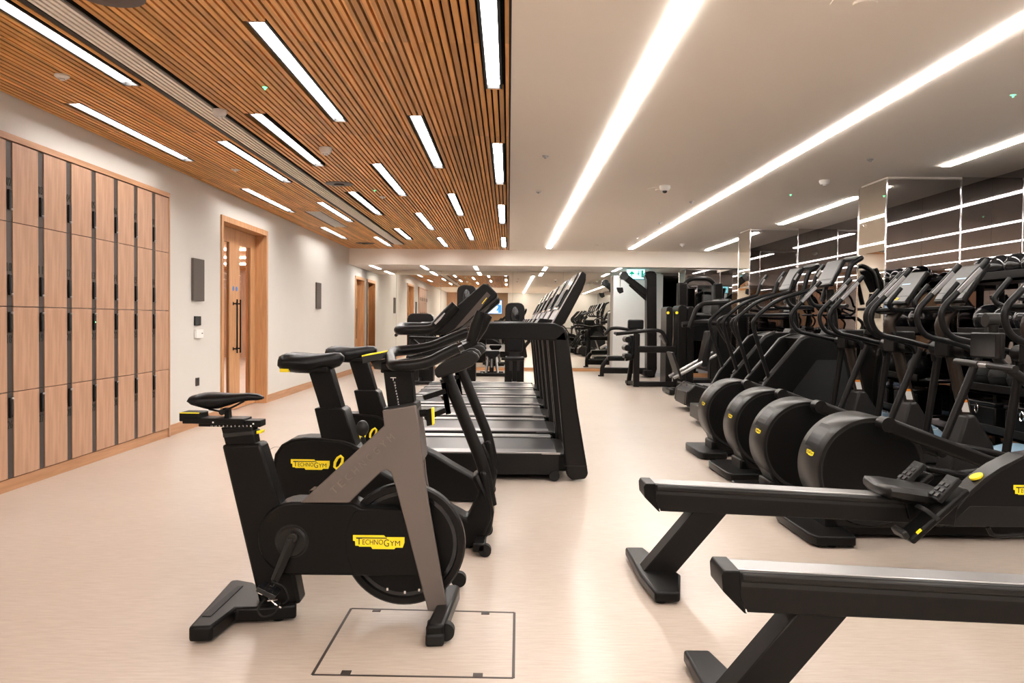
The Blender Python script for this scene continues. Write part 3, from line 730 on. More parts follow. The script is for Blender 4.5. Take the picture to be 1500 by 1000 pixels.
# bronze frame: two plates joined at the head
fr = [(440, 736), (563, 623), (560, 601), (609, 593), (616, 640), (622, 700), (655, 893), (627, 895), (580, 714), (573, 692), (567, 688), (559, 690), (511, 736.5)]
f1 = t.part('main_frame', G().prism(SS(fr, YA-0.015), YC-0.108, YC-0.088), M['bronze'], bev=0.005, seg=3)
t.part('main_frame', G().prism(SS(fr, YA+0.1), YC+0.088, YC+0.108), M['bronze'], bev=0.005, seg=3)
t.part('head_block', G().prism(SS([(561, 602), (609, 594), (616, 640), (620, 676), (560, 680), (530, 660), (563, 624)], YA-0.01), YC-0.09, YC+0.09), M['bronze'], bev=0.004)
# raised lettering along the limb
a = S(490, 724, YC-0.108); b = S(579, 642, YC-0.108); d = Vector((b[0]-a[0], 0, b[1]-a[1])); n_ = Vector((-d.z, 0, d.x)).normalized()
g = G(); L = d.length
for k, ch in enumerate('TECHNOGYM'):
    g.text(ch, Vector((a[0], YC-0.1085, a[1]))+d*(k/8.6), d, n_, 0.024, 0.030, 0.0022)
t.part('raised_lettering', g, M['litbronze'], parent=f1)
t.part('frame_collar', G().prism(SS([(559, 599), (603, 591), (609, 592), (612, 640), (608, 640), (604, 596), (560, 603)], YA-0.02), YC-0.075, YC+0.075), M['dark'], bev=0.003)
# front foot
pl = [SZ(a, b, 0.07) for a, b in ((623, 921), (651, 920), (674, 862), (668, 859.5), (653, 860))]
ff = t.part('front_foot', G().prism(pl, 0.015, 0.085, 'z'), M['black'], bev=0.014)
t.part('front_foot_cap', G().prism([SZ(a, b, 0.02) for a, b in ((623, 941), (650, 940), (655, 915), (626, 916))], 0.0, 0.05, 'z'), M['rubber'], bev=0.01, parent=ff)
for (q, yy) in (((653, 924), 3.22), ((672, 867), 3.87)):
    x, z = S(q[0], q[1], yy)
    t.part('transport_wheel', G().cyl((x, yy-0.02, max(z, .045)), (x, yy+0.02, max(z, .045)), 0.036, seg=24), M['rubber'], parent=ff)
t.part('foot_glide', G().cyl((-0.29, 3.83, 0), (-0.29, 3.83, 0.018), 0.022, seg=16), M['rubber'])
# handlebar post with scale
hp = t.part('handlebar_post', G().prism(SS([(559, 542), (601, 540), (605, 594), (566, 598)], YA), YC-0.05, YC+0.04), M['black'], bev=0.004)
g = G(); x, z = S(576, 553, YC-0.0505); g.box(x-0.012, x+0.012, YC-0.0515, YC-0.0495, z-.0015, z+.0015).box(x-.0015, x+.0015, YC-0.0515, YC-0.0495, z-.012, z)
for k in range(9):
    x, z = S(578+k*0.75, 560+k*4.1, YC-0.0505); g.text(str(9-k) if k else '10', (x-.003, YC-0.0505, z-.004), (1, 0, 0), (0, 0, 1), .006, .0075, .0004)
t.part('scale_numbers', g, M['white'], parent=hp)
# handlebars
YN, YFa = YC-0.21, YC+0.17
near = P3([(672, 509), (648, 520), (630, 530), (604, 535), (575, 536)], YN)
far = P3([(577, 514), (606, 512), (632, 508), (660, 496), (686, 486)], YFa)
path = rounded(near+P3([(571, 522)], YC)+far, 0.05, 5)
hb = t.part('handlebar', G().tube(path, 0.0235, 14), M['soft'], smooth=60)
for (q, yy, e) in ((near[0], YN, (678, 506)), (far[-1], YFa, (692, 484))):
    x, z = S(e[0], e[1], yy); t.part('bar_end', G().cyl(q, (x, yy, z), 0.020, 0.019, 14), M['gloss'], parent=hb)
for (p_, yy) in ((((690, 500), (697, 478), (704, 456)), YC-0.02), (((694, 498), (705, 480), (716, 461)), YC+0.10)):
    a, b, c = P3(p_, yy); t.part('aero_grip', G().tube([a, b, c], [0.022, 0.026, 0.019], 12), M['black'], parent=hb)
t.part('aero_bracket', G().bar(P3([(655, 516)], YC-0.1)[0], P3([(692, 500)], YC)[0], 0.06, 0.025).bar(P3([(600, 525)], YC)[0], P3([(690, 500)], YC)[0], 0.05, 0.02), M['black'], parent=hb)
t.part('stem_block', G().prism(SS([(560, 530), (628, 520), (640, 530), (604, 545), (560, 545)], YC), YC-0.05, YC+0.05), M['black'], bev=0.006, parent=hb)
tb = t.part('tablet_holder', G().prism(SS([(535.5, 520), (566, 514.5), (566, 524), (536.5, 531)], YC), YC-0.09, YC+0.09).prism(SS([(545, 529), (568, 525), (566, 541), (550, 540)], YC), YC-0.03, YC+0.03), M['dark'], bev=0.002)
t.part('holder_edge', G().prism(SS([(535.5, 519), (566, 513.5), (566, 515.5), (535.5, 521)], YC), YC-0.09, YC+0.09), M['yellow'], parent=tb)
lv = t.part('brake_lever', G().cyl(P3([(609, 606)], YC)[0], P3([(626, 604)], YC)[0], 0.017, seg=16).prism(SS([(624, 599), (634, 597), (635, 621), (626, 623)], YC), YC-0.025, YC+0.025), M['black'], bev=0.002)
t.part('lever_edge', G().prism(SS([(632.5, 597), (635.5, 597), (636, 621), (634, 622)], YC), YC-0.026, YC+0.026), M['yellow'], parent=lv)
# crank and pedals
c0 = P3([(427, 793)], YC-0.09)[0]
t.part('crank_ring', G().lathe([(0, -.012), (.058, -.012), (.066, -.004), (.066, .01)], c0, 'y', 40), M['cover'])
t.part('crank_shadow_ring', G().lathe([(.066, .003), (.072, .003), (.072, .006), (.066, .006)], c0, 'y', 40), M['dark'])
t.part('crank_recess', G().lathe([(.066, .004), (.098, .008), (.104, .010)], c0, 'y', 40), M['black'])
yp = YC-0.115
a, b = P3([(429, 787)], yp)[0], P3([(402, 851)], yp)[0]
cr = t.part('crank_arm', G().tube([a, b], [0.024, 0.019], 4).cyl((a[0], yp-.014, a[2]), (a[0], yp+.012, a[2]), .022, seg=20), M['cover'], bev=0.004)
yq = YC-0.18
pd = t.part('pedal', G().obox(P3([(394, 864)], yq)[0], (1, 0, -.5), (0, 1, 0), (.5, 0, 1), .042, .045, .010).cyl(P3([(402, 851)], yp-.01)[0], P3([(396, 860)], yq+.02)[0], .009, seg=10), M['gloss'], bev=0.002)
t.part('toe_cage', G().tube(rounded(P3([(398, 852), (416, 858), (424, 878), (414, 884)], yq+.03), .02), .004, 6).tube(rounded(P3([(388, 876), (376, 894), (384, 904), (402, 900), (410, 882)], yq-.03), .02), .004, 6), M['rubber'], parent=pd)
t.part('pedal_spring', G().obox(P3([(386, 862)], yq)[0], (1, 0, -.5), (0, 1, 0), (.5, 0, 1), .010, .03, .014).tube(rounded(P3([(394, 876), (402, 884), (412, 890)], yq-.02), .01), .004, 6).tube(P3([(392, 880), (406, 878)], yq-.02), .003, 6), M['chrome'], parent=pd)
a2 = (2*c0[0]-b[0], YC+0.115, 2*c0[2]-b[2])
t.part('crank_arm', G().tube([(c0[0], YC+0.115, c0[2]), a2], [0.022, 0.018], 4), M['cover'])
t.part('pedal', G().box(a2[0]-.045, a2[0]+.045, YC+.13, YC+.22, a2[2]-.01, a2[2]+.01), M['gloss'], bev=0.003)

# ------------------------------------------------------------------ upright bikes
YB1 = 4.62; n0 = YB1-0.09
t = Thing('upright_bike', 'black upright exercise bike directly behind the front cycle, its yellow badge showing', 'exercise bike', (-0.7, YB1, 0), 'exercise bikes facing the treadmills')
secs = []
for (px, yt, yb_, hw) in [(413.5, 528, 538, .10), (416, 519, 541, .128), (424, 516, 544, .14), (440, 516.5, 546, .14), (458, 518, 547, .12), (474, 517.5, 543, .085), (488, 516, 540, .055), (498, 516.5, 536, .042), (503.5, 521, 529, .025)]:
    x, zt_ = S(px, yt, YB1); zb_ = S(px, yb_, YB1)[1]; h = zt_-zb_
    secs.append([(x, YB1+hw*c_, zb_+h*d_) for c_, d_ in ((-.6, .05), (-1, .35), (-1, .65), (-.8, .9), (-.4, 1), (0, .97), (.4, 1), (.8, .9), (1, .65), (1, .35), (.6, .05), (0, 0))])
sd = t.part('saddle', G().loft(secs), M['soft'], smooth=60)
t.part('saddle_base', G().prism(SS([(413, 533), (432, 534), (440, 540), (484, 536), (485, 543), (444, 544), (420, 539)], YB1), YB1-.09, YB1+.09), M['black'], bev=.004, parent=sd)
t.part('seat_lever', G().prism(SS([(418, 538), (431, 538), (431, 543), (418, 543)], YB1), YB1-.12, YB1-.06), M['yellow'], bev=.003)
t.part('seat_post', G().prism(SS([(449, 543), (482, 541), (499, 600), (467, 600)], n0), YB1-.055, YB1+.055), M['black'], bev=.004)
t.part('post_sleeve', G().prism(SS([(459.5, 598), (500, 598), (505, 602), (523, 660), (521, 672), (476, 668)], n0), YB1-.085, YB1+.085), M['black'], bev=.008)
pod = [(401, 706), (400.5, 680), (403, 664), (412, 651), (426, 643), (445, 640.5), (470, 641), (500, 644), (516, 650), (532, 662), (556, 690), (610, 716), (640, 735), (684, 760), (702, 722), (690, 700), (700, 694), (711, 720), (719, 742), (720, 760), (712, 781), (700, 796), (684, 803), (610, 800), (530, 790), (450, 772), (424, 752), (411, 732)]
pb = t.part('drive_cover', G().prism(SS(pod, n0), YB1-.09, YB1+.09), M['black'], bev=.018, seg=3)
rim = [(401, 706), (400.5, 680), (403, 664), (412, 651), (426, 643), (445, 640.5), (470, 641), (500, 644), (516, 650), (532, 662), (550, 683)]
t.part('cover_rim', G().tube(P3(rim, YB1), .105, 10, sx=1.0) if False else G().tube(P3([(a+1.5, b+1.5) for a, b in rim], n0-.002), .007, 8), M['frame'], parent=pb)
o = S(426, 687.5, n0-.0015); badge(t, (o[0], n0-.0015, o[1]), (1, 0, 0), (0, 0, 1), S(483, 687, n0)[0]-o[0], parent=pb)
c_ = P3([(496, 677)], n0-.012)[0]
t.part('ring_handle', G().tube([(c_[0]+.020*math.cos(q*math.pi/4)+.012*math.sin(q*math.pi/4), c_[1], c_[2]+.036*math.sin(q*math.pi/4)) for q in range(8)], .008, 8, closed=True), M['yellow'], parent=pb)
cc = P3([(545, 735)], n0-.03)[0]
t.part('crank_arm', G().bar(cc, P3([(578, 770)], n0-.03)[0], .012, .035), M['cover'], bev=.003)
t.part('pedal', G().box(P3([(578, 770)], n0)[0][0]-.05, P3([(578, 770)], n0)[0][0]+.05, n0-.16, n0-.05, P3([(578, 770)], n0)[0][2]-.012, P3([(578, 770)], n0)[0][2]+.012), M['rubber'], bev=.004)
kn = P3([(531, 627)], YB1-.14)[0]
t.part('adjust_knob', G().ball(kn, (.036, .036, .045), 16, 10).cyl((kn[0], kn[1], kn[2]-.05), (kn[0]+.03, kn[1]+.05, kn[2]-.17), .012, seg=10), M['cover'], smooth=60)
# front column
mid = P3([(654, 548), (668, 585), (688, 632), (708, 682), (719, 740)], YB1)
t.part('front_column', G().tube(rounded([mid[0], mid[2], mid[3], mid[4]], .08), .036, 14, sx=1.0), M['frame'], smooth=60)
t.part('column_foot', G().prism(SS([(702, 690), (712, 690), (724, 750), (720, 778), (704, 796), (686, 804), (684, 792), (702, 770), (712, 748)], YB1-.05), YB1-.075, YB1+.075), M['frame'], bev=.02, seg=3)
for q in (YB1-.22, YB1+.22):
    t.part('transport_wheel', G().cyl((P3([(712, 796)], YB1)[0][0], q-.02, .035), (P3([(712, 796)], YB1)[0][0], q+.02, .035), .035, seg=20), M['rubber'])
t.part('stabiliser', G().bar((P3([(704, 790)], YB1)[0][0], YB1-.24, .05), (P3([(704, 790)], YB1)[0][0], YB1+.24, .05), .07, .05).bar((-1.0, YB1-.24, .04), (-1.0, YB1+.24, .04), .09, .06).bar((-1.0, YB1, .05), (-1.0, YB1, .28), .12, .12, up=(1, 0, 0)), M['black'], bev=.01)
t.part('foot_glide', G().cyl((-1.0, YB1-.2, 0), (-1.0, YB1-.2, .02), .025).cyl((-1.0, YB1+.2, 0), (-1.0, YB1+.2, .02), .025), M['rubber'])
# console: lower hood, tray brackets, leaning display
hood = [(636, 541), (643, 534), (655, 527), (671, 520), (684, 514.5), (692, 514), (699, 518), (703, 525), (698, 530), (692, 536), (671, 545), (641, 554), (637, 549)]
for k in range(2):
    yy = YB1-.16+k*.26
    t.part('console_hood', G().prism(SS([(a, b-k*1.5) for a, b in hood], YB1-.16), yy, yy+.06 if k else yy+.05), M['cover'], bev=.01, seg=3)
t.part('hood_core', G().prism(SS([(645, 541), (690, 519), (696, 527), (650, 549)], YB1-.1), YB1-.12, YB1+.12), M['black'], bev=.006)
for (a, b) in (((620, 582), (652, 572)), ((622, 612), (652, 600))):
    t.part('phone_bracket', G().bar(P3([a], YB1-.05)[0], P3([b], YB1-.02)[0], .05, .03).bar(P3([(650, 560)], YB1-.02)[0], P3([(657, 606)], YB1-.02)[0], .03, .03), M['black'], bev=.004)
cons = [(637, 488), (645, 470), (709, 416), (716, 417), (729, 431), (728, 436), (672, 484), (660, 490)]
ch = t.part('console_housing', G().prism(SS(cons, YB1-.1), YB1-.20, YB1+.18), M['black'], bev=.008)
t.part('console_band', G().prism(SS([(655, 489), (668, 481), (714, 428), (719, 433), (705, 452), (680, 476)], YB1-.1), YB1-.204, YB1-.198), M['strip'], parent=ch)
g = G(); a = P3([(706, 445)], YB1-.206)[0]; b = P3([(713, 436)], YB1-.206)[0]
g.text('BIKE', (a[0], YB1-.2055, a[2]), (b[0]-a[0], 0, b[2]-a[2]), (-(b[2]-a[2]), 0, b[0]-a[0]), .045, .008, .0006) if False else g.bar((a[0], YB1-.2055, a[2]), (b[0], YB1-.2055, b[2]), .001, .003)
t.part('band_mark', g, M['yellow'], parent=ch)
t.part('console_neck', G().prism(SS([(646, 489), (668, 485), (676, 520), (655, 530)], YB1), YB1-.05, YB1+.05), M['black'], bev=.006)
yn, yf = YB1-.20, YB1+.20
lo = P3([(655, 470), (640, 484), (586, 484)], yn)+P3([(590, 478), (625, 480), (645, 470)], yf)
hb = t.part('handlebar', G().tube(rounded([P3([(664, 452)], yn)[0]]+P3([(637, 483), (583, 484)], yn)+P3([(588, 478), (636, 479)], yf)+[P3([(658, 456)], yf)[0]], .06, 5), .026, 14), M['soft'], smooth=60)
for yg in (yn, yf): t.part('side_grip', G().tube(P3([(637, 479), (654, 462), (668, 447)], yg), [.03, .034, .03], 12), M['black'], smooth=60, parent=hb)
t.part('grip_sensor', G().bar(P3([(637, 474)], yn-.028)[0], P3([(652, 459)], yn-.028)[0], .006, .012), M['alu'], parent=hb)
t.part('tray_arm', G().bar(P3([(600, 494)], YB1-.1)[0], P3([(655, 496)], YB1-.1)[0], .10, .015).bar(P3([(603, 497)], YB1-.1)[0], P3([(616, 508)], YB1-.1)[0], .06, .02), M['black'], bev=.004)
dup(t.o, 0.0, 1.16, 'black upright exercise bike farther from the camera, next to the nearest treadmill')

# ------------------------------------------------------------------ treadmills
y0, y1 = 6.50, 7.56; zt_ = 0.232
t = Thing('treadmill', 'nearest black treadmill of the row, its whole upright in view', 'treadmill', (-0.4, (y0+y1)/2, 0), 'row of treadmills')
xl = -1.38
def rr(a, b, c, d, r, n=5):                      # rounded outline, x a..b, z c..d with a round rear
    return [(b, c), (b, d)]+[(a+r-r*math.sin(math.pi/2*k/n), d-r+r*math.cos(math.pi/2*k/n)) for k in range(n+1)]+[(a+.02, c+.03), (a+.06, c)]
for (a, b) in ((y0, y0+.06), (y1-.06, y1)):
    t.part('side_skirt', G().prism(rr(xl, .42, .05, zt_-.012, .09), a, b), M['frame'], bev=.006)
for (a, b) in ((y0, y0+.17), (y1-.17, y1)):
    t.part('foot_rail', G().box(xl+.08, .40, a, b, zt_-.012, zt_), M['alu'], bev=.003)
g = G().text('TECHNOGYM', (-.02, y1-.10, zt_+.0002), (1, 0, 0), (0, 1, 0), .30, .022, .0008)
t.part('rail_lettering', g, M['white'])
t.part('belt_bed', G().box(xl+.05, .40, y0+.06, y1-.06, .10, zt_-.02), M['dark'])
t.part('running_belt', G().prism([(xl+.04, .14), (xl+.05, zt_-.035), (xl+.09, zt_-.010), (.40, zt_-.010), (.40, .14)], y0+.20, y1-.20), M['belt'], bev=.004)
t.part('rear_roller_cap', G().box(xl+.03, xl+.12, y0+.05, y0+.2, .07, zt_-.014).box(xl+.03, xl+.12, y1-.2, y1-.05, .07, zt_-.014), M['black'], bev=.015)
t.part('motor_cover', G().prism([(.38, .06), (.38, .20), (.42, .21), (.50, .20), (.54, .06)], y0+.1, y1-.1), M['black'], bev=.02)
t.part('end_plate', G().box(.28, .43, y0-.001, y0+.02, .215, .228), M['alu'])
t.part('under_frame', G().box(-.45, .40, y0+.1, y1-.1, .03, .07).box(-1.2, -.9, y0+.12, y1-.12, .03, .07), M['cover'])
t.part('rear_foot', G().cyl((-1.1, y0+.16, 0), (-1.1, y0+.16, .05), .03, seg=16), M['rubber'])
t.part('rear_foot', G().cyl((-1.1, y1-.16, 0), (-1.1, y1-.16, .05), .03, seg=16), M['rubber'])
for q in (y0-.02, y1-.06):
    t.part('transport_wheel', G().cyl((.385, q, .042), (.385, q+.07, .042), .042, seg=24), M['rubber'])
up = [(811, 497), (822, 486), (826, 478), (833, 500), (846, 600), (859, 678), (861.5, 694), (857, 701), (838, 703), (830, 696), (824, 640), (815, 540)]
for yy in (y0-.02, y1-.085):
    u_ = t.part('upright', G().prism(SS(up, y0), yy, yy+.105), M['frame'], bev=.016, seg=3)
t.part('upright_joint', G().prism(SS([(826, 681.5), (860, 682), (860, 683), (826, 682.5)], y0-.02), y0-.0215, y0-.019), M['dark'])
arm = [(600, 476), (610, 473.5), (760, 472), (812, 473), (826, 479), (832, 492), (831, 500), (815, 498), (800, 497), (640, 495), (606, 492)]
xl2 = -.42
zz0, zz1 = S(700, 496, y0)[1], S(700, 473, y0)[1]
def armpoly(): return [(xl2, zz0+.03), (xl2+.03, zz1-.02), (xl2+.08, zz1)]+SS([(790, 472.5), (812, 473), (825, 478.5), (832, 491), (831, 500), (815, 499), (800, 498)], y0)+[(xl2+.06, zz0), (xl2+.01, zz0+.01)]
for yy in (y0-.02, y1-.085):
    t.part('handrail', G().prism(armpoly(), yy, yy+.11), M['black'], bev=.028, seg=4)
t.part('cross_beam', G().prism(SS([(795, 476), (822, 478), (829, 494), (800, 494)], y0), y0+.09, y1-.09), M['black'], bev=.02)
cs = [(805, 476), (810, 470), (851, 398), (853.5, 396.5), (859, 401), (858.5, 410), (854, 424), (828, 473), (822, 478)]
cn = t.part('console_housing', G().prism(SS(cs, y0+.1), y0+.12, y1-.12), M['black'], bev=.008)
t.part('console_edge', G().prism(SS([(807, 475), (851, 398), (852.5, 398), (809, 475)], y0+.1), y0+.118, y1-.118), M['alu'], parent=cn)
a, b = P3([(818, 454)], y0+.1)[0], P3([(850, 398)], y0+.1)[0]; d = Vector(b)-Vector(a); nn = Vector((-d.z, 0, d.x)).normalized()
t.part('screen', G().obox(Vector(a)/2+Vector(b)/2+Vector((0, (y1-y0)/2-.1, 0))+nn*.004, d, (0, 1, 0), nn, d.length*.48, (y1-y0)/2-.18, .003), M['gloss'], parent=cn)
t.part('reading_tray', G().prism(SS([(819, 447), (832, 423), (834, 422), (836, 425), (823, 448)], y0+.1), y0+.30, y1-.30), M['black'], bev=.002)
t.part('control_pad', G().prism(SS([(786, 474), (792, 466), (812, 468), (815, 476)], y0+.1), y0+.2, y1-.2), M['black'], bev=.005)
tn = ['second treadmill in the row, beside the nearest one', 'third treadmill in the row, counted from the nearest', 'fourth treadmill in the row, its console between two others', 'fifth treadmill in the row, only one beyond it', 'farthest treadmill in the row, just before the weight machines']
for k in range(5): dup(t.o, 0, 1.272*(k+1), 'black '+tn[k])

# ------------------------------------------------------------------ cross trainers
YE_ = 4.97; n0 = YE_-.165
t = Thing('cross_trainer', 'nearest black cross trainer, its big drum right behind the rowing seat', 'cross trainer', (2.5, YE_, 0), 'row of cross trainers')
c0 = S(1277, 691, n0); rd = .332
dr = t.part('drive_drum', G().lathe([(0, .001), (rd-.03, .001), (rd-.022, -.006), (rd-.008, -.006), (rd, .01), (rd, .32), (rd-.01, .335), (0, .335)], (c0[0], n0, c0[1]), 'y', 72), M['cover'], smooth=50)
t.part('drum_face', G().lathe([(0, -.002), (rd-.036, -.002), (rd-.032, .002)], (c0[0], n0, c0[1]), 'y', 72), M['black'], parent=dr)
t.part('drum_groove', G().lathe([(rd-.034, -.0045), (rd-.027, -.0045), (rd-.027, 0), (rd-.034, 0)], (c0[0], n0, c0[1]), 'y', 72), M['dark'], parent=dr)
def onrim(ang, yy, r=rd+.001): return Vector((c0[0]+r*math.cos(math.radians(ang)), yy, c0[1]+r*math.sin(math.radians(ang))))
# recessed window and badge on the rim
g = G()
for k in range(6):
    a0_, a1_ = 128+k*5, 133+k*5
    g.add([onrim(a0_, n0+.07), onrim(a1_, n0+.07), onrim(a1_, n0+.26), onrim(a0_, n0+.26)], [(0, 1, 2, 3)])
t.part('rim_window', g, M['black'], parent=dr)
o = onrim(167, n0+.20, rd+.0015); e1 = (onrim(167, n0+.08)-o); dn = (onrim(160, n0+.20)-o)
badge(t, o, (0, -1, 0), dn, .115, parent=dr)
t.part('drum_neck', G().prism([(c0[0]-.29, .50), (c0[0]-.30, .30), (c0[0]-.20, .06), (c0[0]+.30, .06), (c0[0]+.28, .3)], n0+.02, n0+.30), M['cover'], bev=.02)
pl = [SZ(a, b, .055) for a, b in ((1153, 762), (1176, 761), (1243, 791), (1241, 799), (1192, 800), (1151, 775))]
bx0, by0, by1 = 1.78, YE_-.36, YE_+.33
t.part('rear_foot', G().prism([(bx0, by1), (bx0+.20, by1), (bx0+.26, by1-.12), (bx0+.26, by0+.06), (bx0+.24, by0), (bx0+.02, by0), (bx0-.01, by0+.08), (bx0-.02, by1-.1)], .012, .07, 'z'), M['black'], bev=.012, seg=3)
for q in (by0+.06, by1-.06): t.part('foot_glide', G().cyl((bx0+.12, q, 0), (bx0+.12, q, .015), .03, seg=16), M['rubber'])
t.part('base_beam', G().prism([(bx0+.15, .02), (bx0+.15, .15), (3.35, .12), (3.65, .12), (3.66, .02)], YE_-.14, YE_+.14), M['black'], bev=.015)
t.part('front_foot', G().box(3.42, 3.60, YE_-.33, YE_+.33, .0, .07), M['black'], bev=.014)
for s_ in (-1, 1):
    t.part('glide_rail', G().box(2.55, 3.4, YE_+s_*.2-.03, YE_+s_*.2+.03, .16, .20).box(2.55, 2.6, YE_+s_*.2-.03, YE_+s_*.2+.03, .1, .17), M['cover'], bev=.008)
sh = [(3.22, .12), (3.36, .64), (3.43, .645), (3.56, .44), (3.66, .12)]
t.part('column_shroud', G().prism(sh, YE_-.11, YE_+.11), M['cover'], bev=.02, seg=3)
cb, ct = Vector((3.42, YE_, .60)), Vector((3.27, YE_, 1.20))
t.part('column', G().tube([cb, ct], .045, 16), M['bronzetube'])
t.part('warning_label', G().obox(cb+(ct-cb)*.16+Vector((-.012, -.043, 0)), ct-cb, (1, -.3, 0), (.3, 1, 0), .038, .024, .003), M['white'])
t.part('label_head', G().obox(cb+(ct-cb)*.235+Vector((-.012, -.0435, 0)), ct-cb, (1, -.3, 0), (.3, 1, 0), .010, .024, .003), M['orange'])
t.part('pivot_housing', G().cyl((3.30, YE_-.24, 1.12), (3.30, YE_+.24, 1.12), .055, seg=20).box(3.22, 3.40, YE_-.1, YE_+.1, 1.06, 1.24), M['black'], bev=.012)
t.part('console_stem', G().tube(rounded([(3.28, YE_, 1.15), (3.20, YE_, 1.30), (3.36, YE_, 1.50)], .08), .05, 14), M['bronzetube'])
# display facing the user
u = Vector((.55, 0, .84)).normalized(); nn = Vector((-.84, 0, .55)).normalized(); cc = Vector((3.36, YE_, 1.60))
dp = t.part('console_housing', G().obox(cc, u, (0, 1, 0), nn, .165, .20, .018), M['black'], bev=.012)
t.part('screen', G().obox(cc+u*.03+nn*.019, u, (0, 1, 0), nn, .118, .185, .002), M['screen'], parent=dp)
t.part('screen_lettering', G().obox(cc+u*.035+nn*.0215, u, (0, 1, 0), nn, .005, .07, .0006), M['screenlit'], parent=dp)
ck = t.part('control_strip', G().obox(cc-u*.12+nn*.02, u, (0, 1, 0), nn, .026, .185, .003), M['cover'], parent=dp)
badge(t, cc-u*.13+nn*.0235+Vector((0, .045, 0)), (0, -1, 0), u, .09, parent=dp)
t.part('tray', G().box(3.14, 3.34, YE_-.19, YE_+.19, 1.41, 1.435), M['black'], bev=.006)
t.part('fixed_bar', G().tube(rounded([(3.22, YE_-.20, 1.60), (3.10, YE_-.20, 1.45), (3.22, YE_-.17, 1.40), (3.22, YE_+.17, 1.40), (3.10, YE_+.20, 1.45), (3.22, YE_+.20, 1.60)], .06), .018, 10), M['soft'], smooth=60)
for s_, dx in ((-1, .02), (1, -.06)):
    yy = YE_+s_*.27
    # swan-neck moving handle
    pth = rounded([(3.33+dx*.2, yy, 1.02), (3.30, yy, 1.12), (3.18+dx, yy, 1.165), (2.92+dx, yy, 1.22), (2.86+dx, yy, 1.38), (2.99+dx, yy, 1.52), (3.17+dx, yy, 1.72)], .10, 6)
    hd = t.part('moving_handle', G().tube(pth, .021, 14), M['soft'], smooth=60)
    t.part('heart_rate_plate', G().bar((2.98+dx, yy-.019, 1.515), (3.12+dx, yy-.019, 1.665), .008, .026), M['alu'], parent=hd)
    xb, zb_ = (3.08, .40) if s_ < 0 else (3.25, .34)
    ar = t.part('swing_arm', G().tube([(3.35, yy, 1.10), (xb, yy, zb_)], [.030, .026], 14), M['frame'], smooth=60)
    a, b = (Vector((S(1290, 619, n0-.04)[0], yy+.02*s_, S(1290, 619, n0-.04)[1])), Vector((xb, yy, zb_))) if s_ < 0 else (Vector((c0[0]+.12, yy, .22)), Vector((xb, yy, zb_)))
    pa = t.part('pedal_arm', G().bar(a, b, .05, .085), M['frame'], bev=.02, seg=4)
    for q_, r_ in ((a, .044), (b, .036)): t.part('arm_joint', G().cyl((q_.x, yy-.044, q_.z), (q_.x, yy+.044, q_.z), r_, seg=24), M['frame'], parent=pa)
    m_ = a+(b-a)*.62+Vector((0, -s_*.085, .045))
    t.part('foot_plate', G().obox(m_, (1, 0, -.18), (0, 1, 0), (.18, 0, 1), .21, .065, .018), M['black'], bev=.012, parent=pa)
dup(t.o, -.02, .97, 'black cross trainer second from the rowing machines, grey screen toward the room')
dup(t.o, .03, 1.90, 'black cross trainer third from the rowing machines')
e1 = dup(t.o, .05, 2.93, 'farthest black cross trainer, nearest the stair climbers')
for ch in list(e1.children):
    if ch.name.split('.')[0] in ('console_housing', 'tray', 'fixed_bar', 'console_stem'):
        for q in ch.children_recursive: bpy.data.objects.remove(q)
        bpy.data.objects.remove(ch)

# ------------------------------------------------------------------ rowing machines
YR = 4.03; n0 = YR-.08
t = Thing('rowing_machine', 'black rowing machine with its seat and foot plates in view', 'rowing machine', (1.5, YR, 0), 'pair of rowing machines')
rail = SS([(946, 709), (1300, 728), (1405, 734), (1400, 771), (1290, 764), (966, 749), (952, 735)], n0)
rl = t.part('rail', G().prism(rail, YR-.075, YR+.075), M['frame'], bev=.006)
t.part('rail_top', G().prism(SS([(960, 708.5), (1398, 732), (1398, 737), (960, 713)], n0), YR-.055, YR+.055), M['alu'], bev=.003, parent=rl)
t.part('rail_shoulder', G().prism(SS([(962, 710.5), (1390, 734), (1390, 743.5), (962, 719.5)], n0), YR-.080, YR+.080), M['cover'], bev=.010, seg=3, parent=rl)
t.part('rail_groove', G().prism(SS([(962, 719.5), (1390, 743.5), (1390, 748), (962, 724)], n0), YR-.0757, YR+.0757), M['dark'], parent=rl)
t.part('end_cap', G().prism(SS([(943, 713), (945.5, 708), (961, 708.5), (961, 733), (968, 749.5), (965, 749.5), (944, 728)], n0), YR-.082, YR+.082), M['black'], bev=.012, seg=3)
t.part('end_cap_mark', G().prism(SS([(966, 748), (968, 749), (966.5, 745), (965.5, 745)], n0-.004), YR-.0835, YR-.0825), M['white'])
t.part('support_leg', G().prism(SS([(1020, 748), (1070, 750), (982, 852), (938, 845)], n0), YR-.06, YR+.06), M['frame'], bev=.005)
pl = [SZ(a, b, .05) for a, b in ((924.5, 818), (941, 815), (953, 836), (980, 853), (980, 876), (958, 877))]
g = G().prism([(.655, YR+.37), (.755, YR+.37), (.80, YR+.12), (.86, YR-.10), (.80, YR-.37), (.685, YR-.37), (.66, YR-.1)], .012, .06, 'z')
t.part('rear_foot', g, M['black'], bev=.012, seg=3)
for q in (YR-.32, YR+.32): t.part('foot_glide', G().cyl((.72, q, 0), (.72, q, .015), .028, seg=16), M['rubber'])
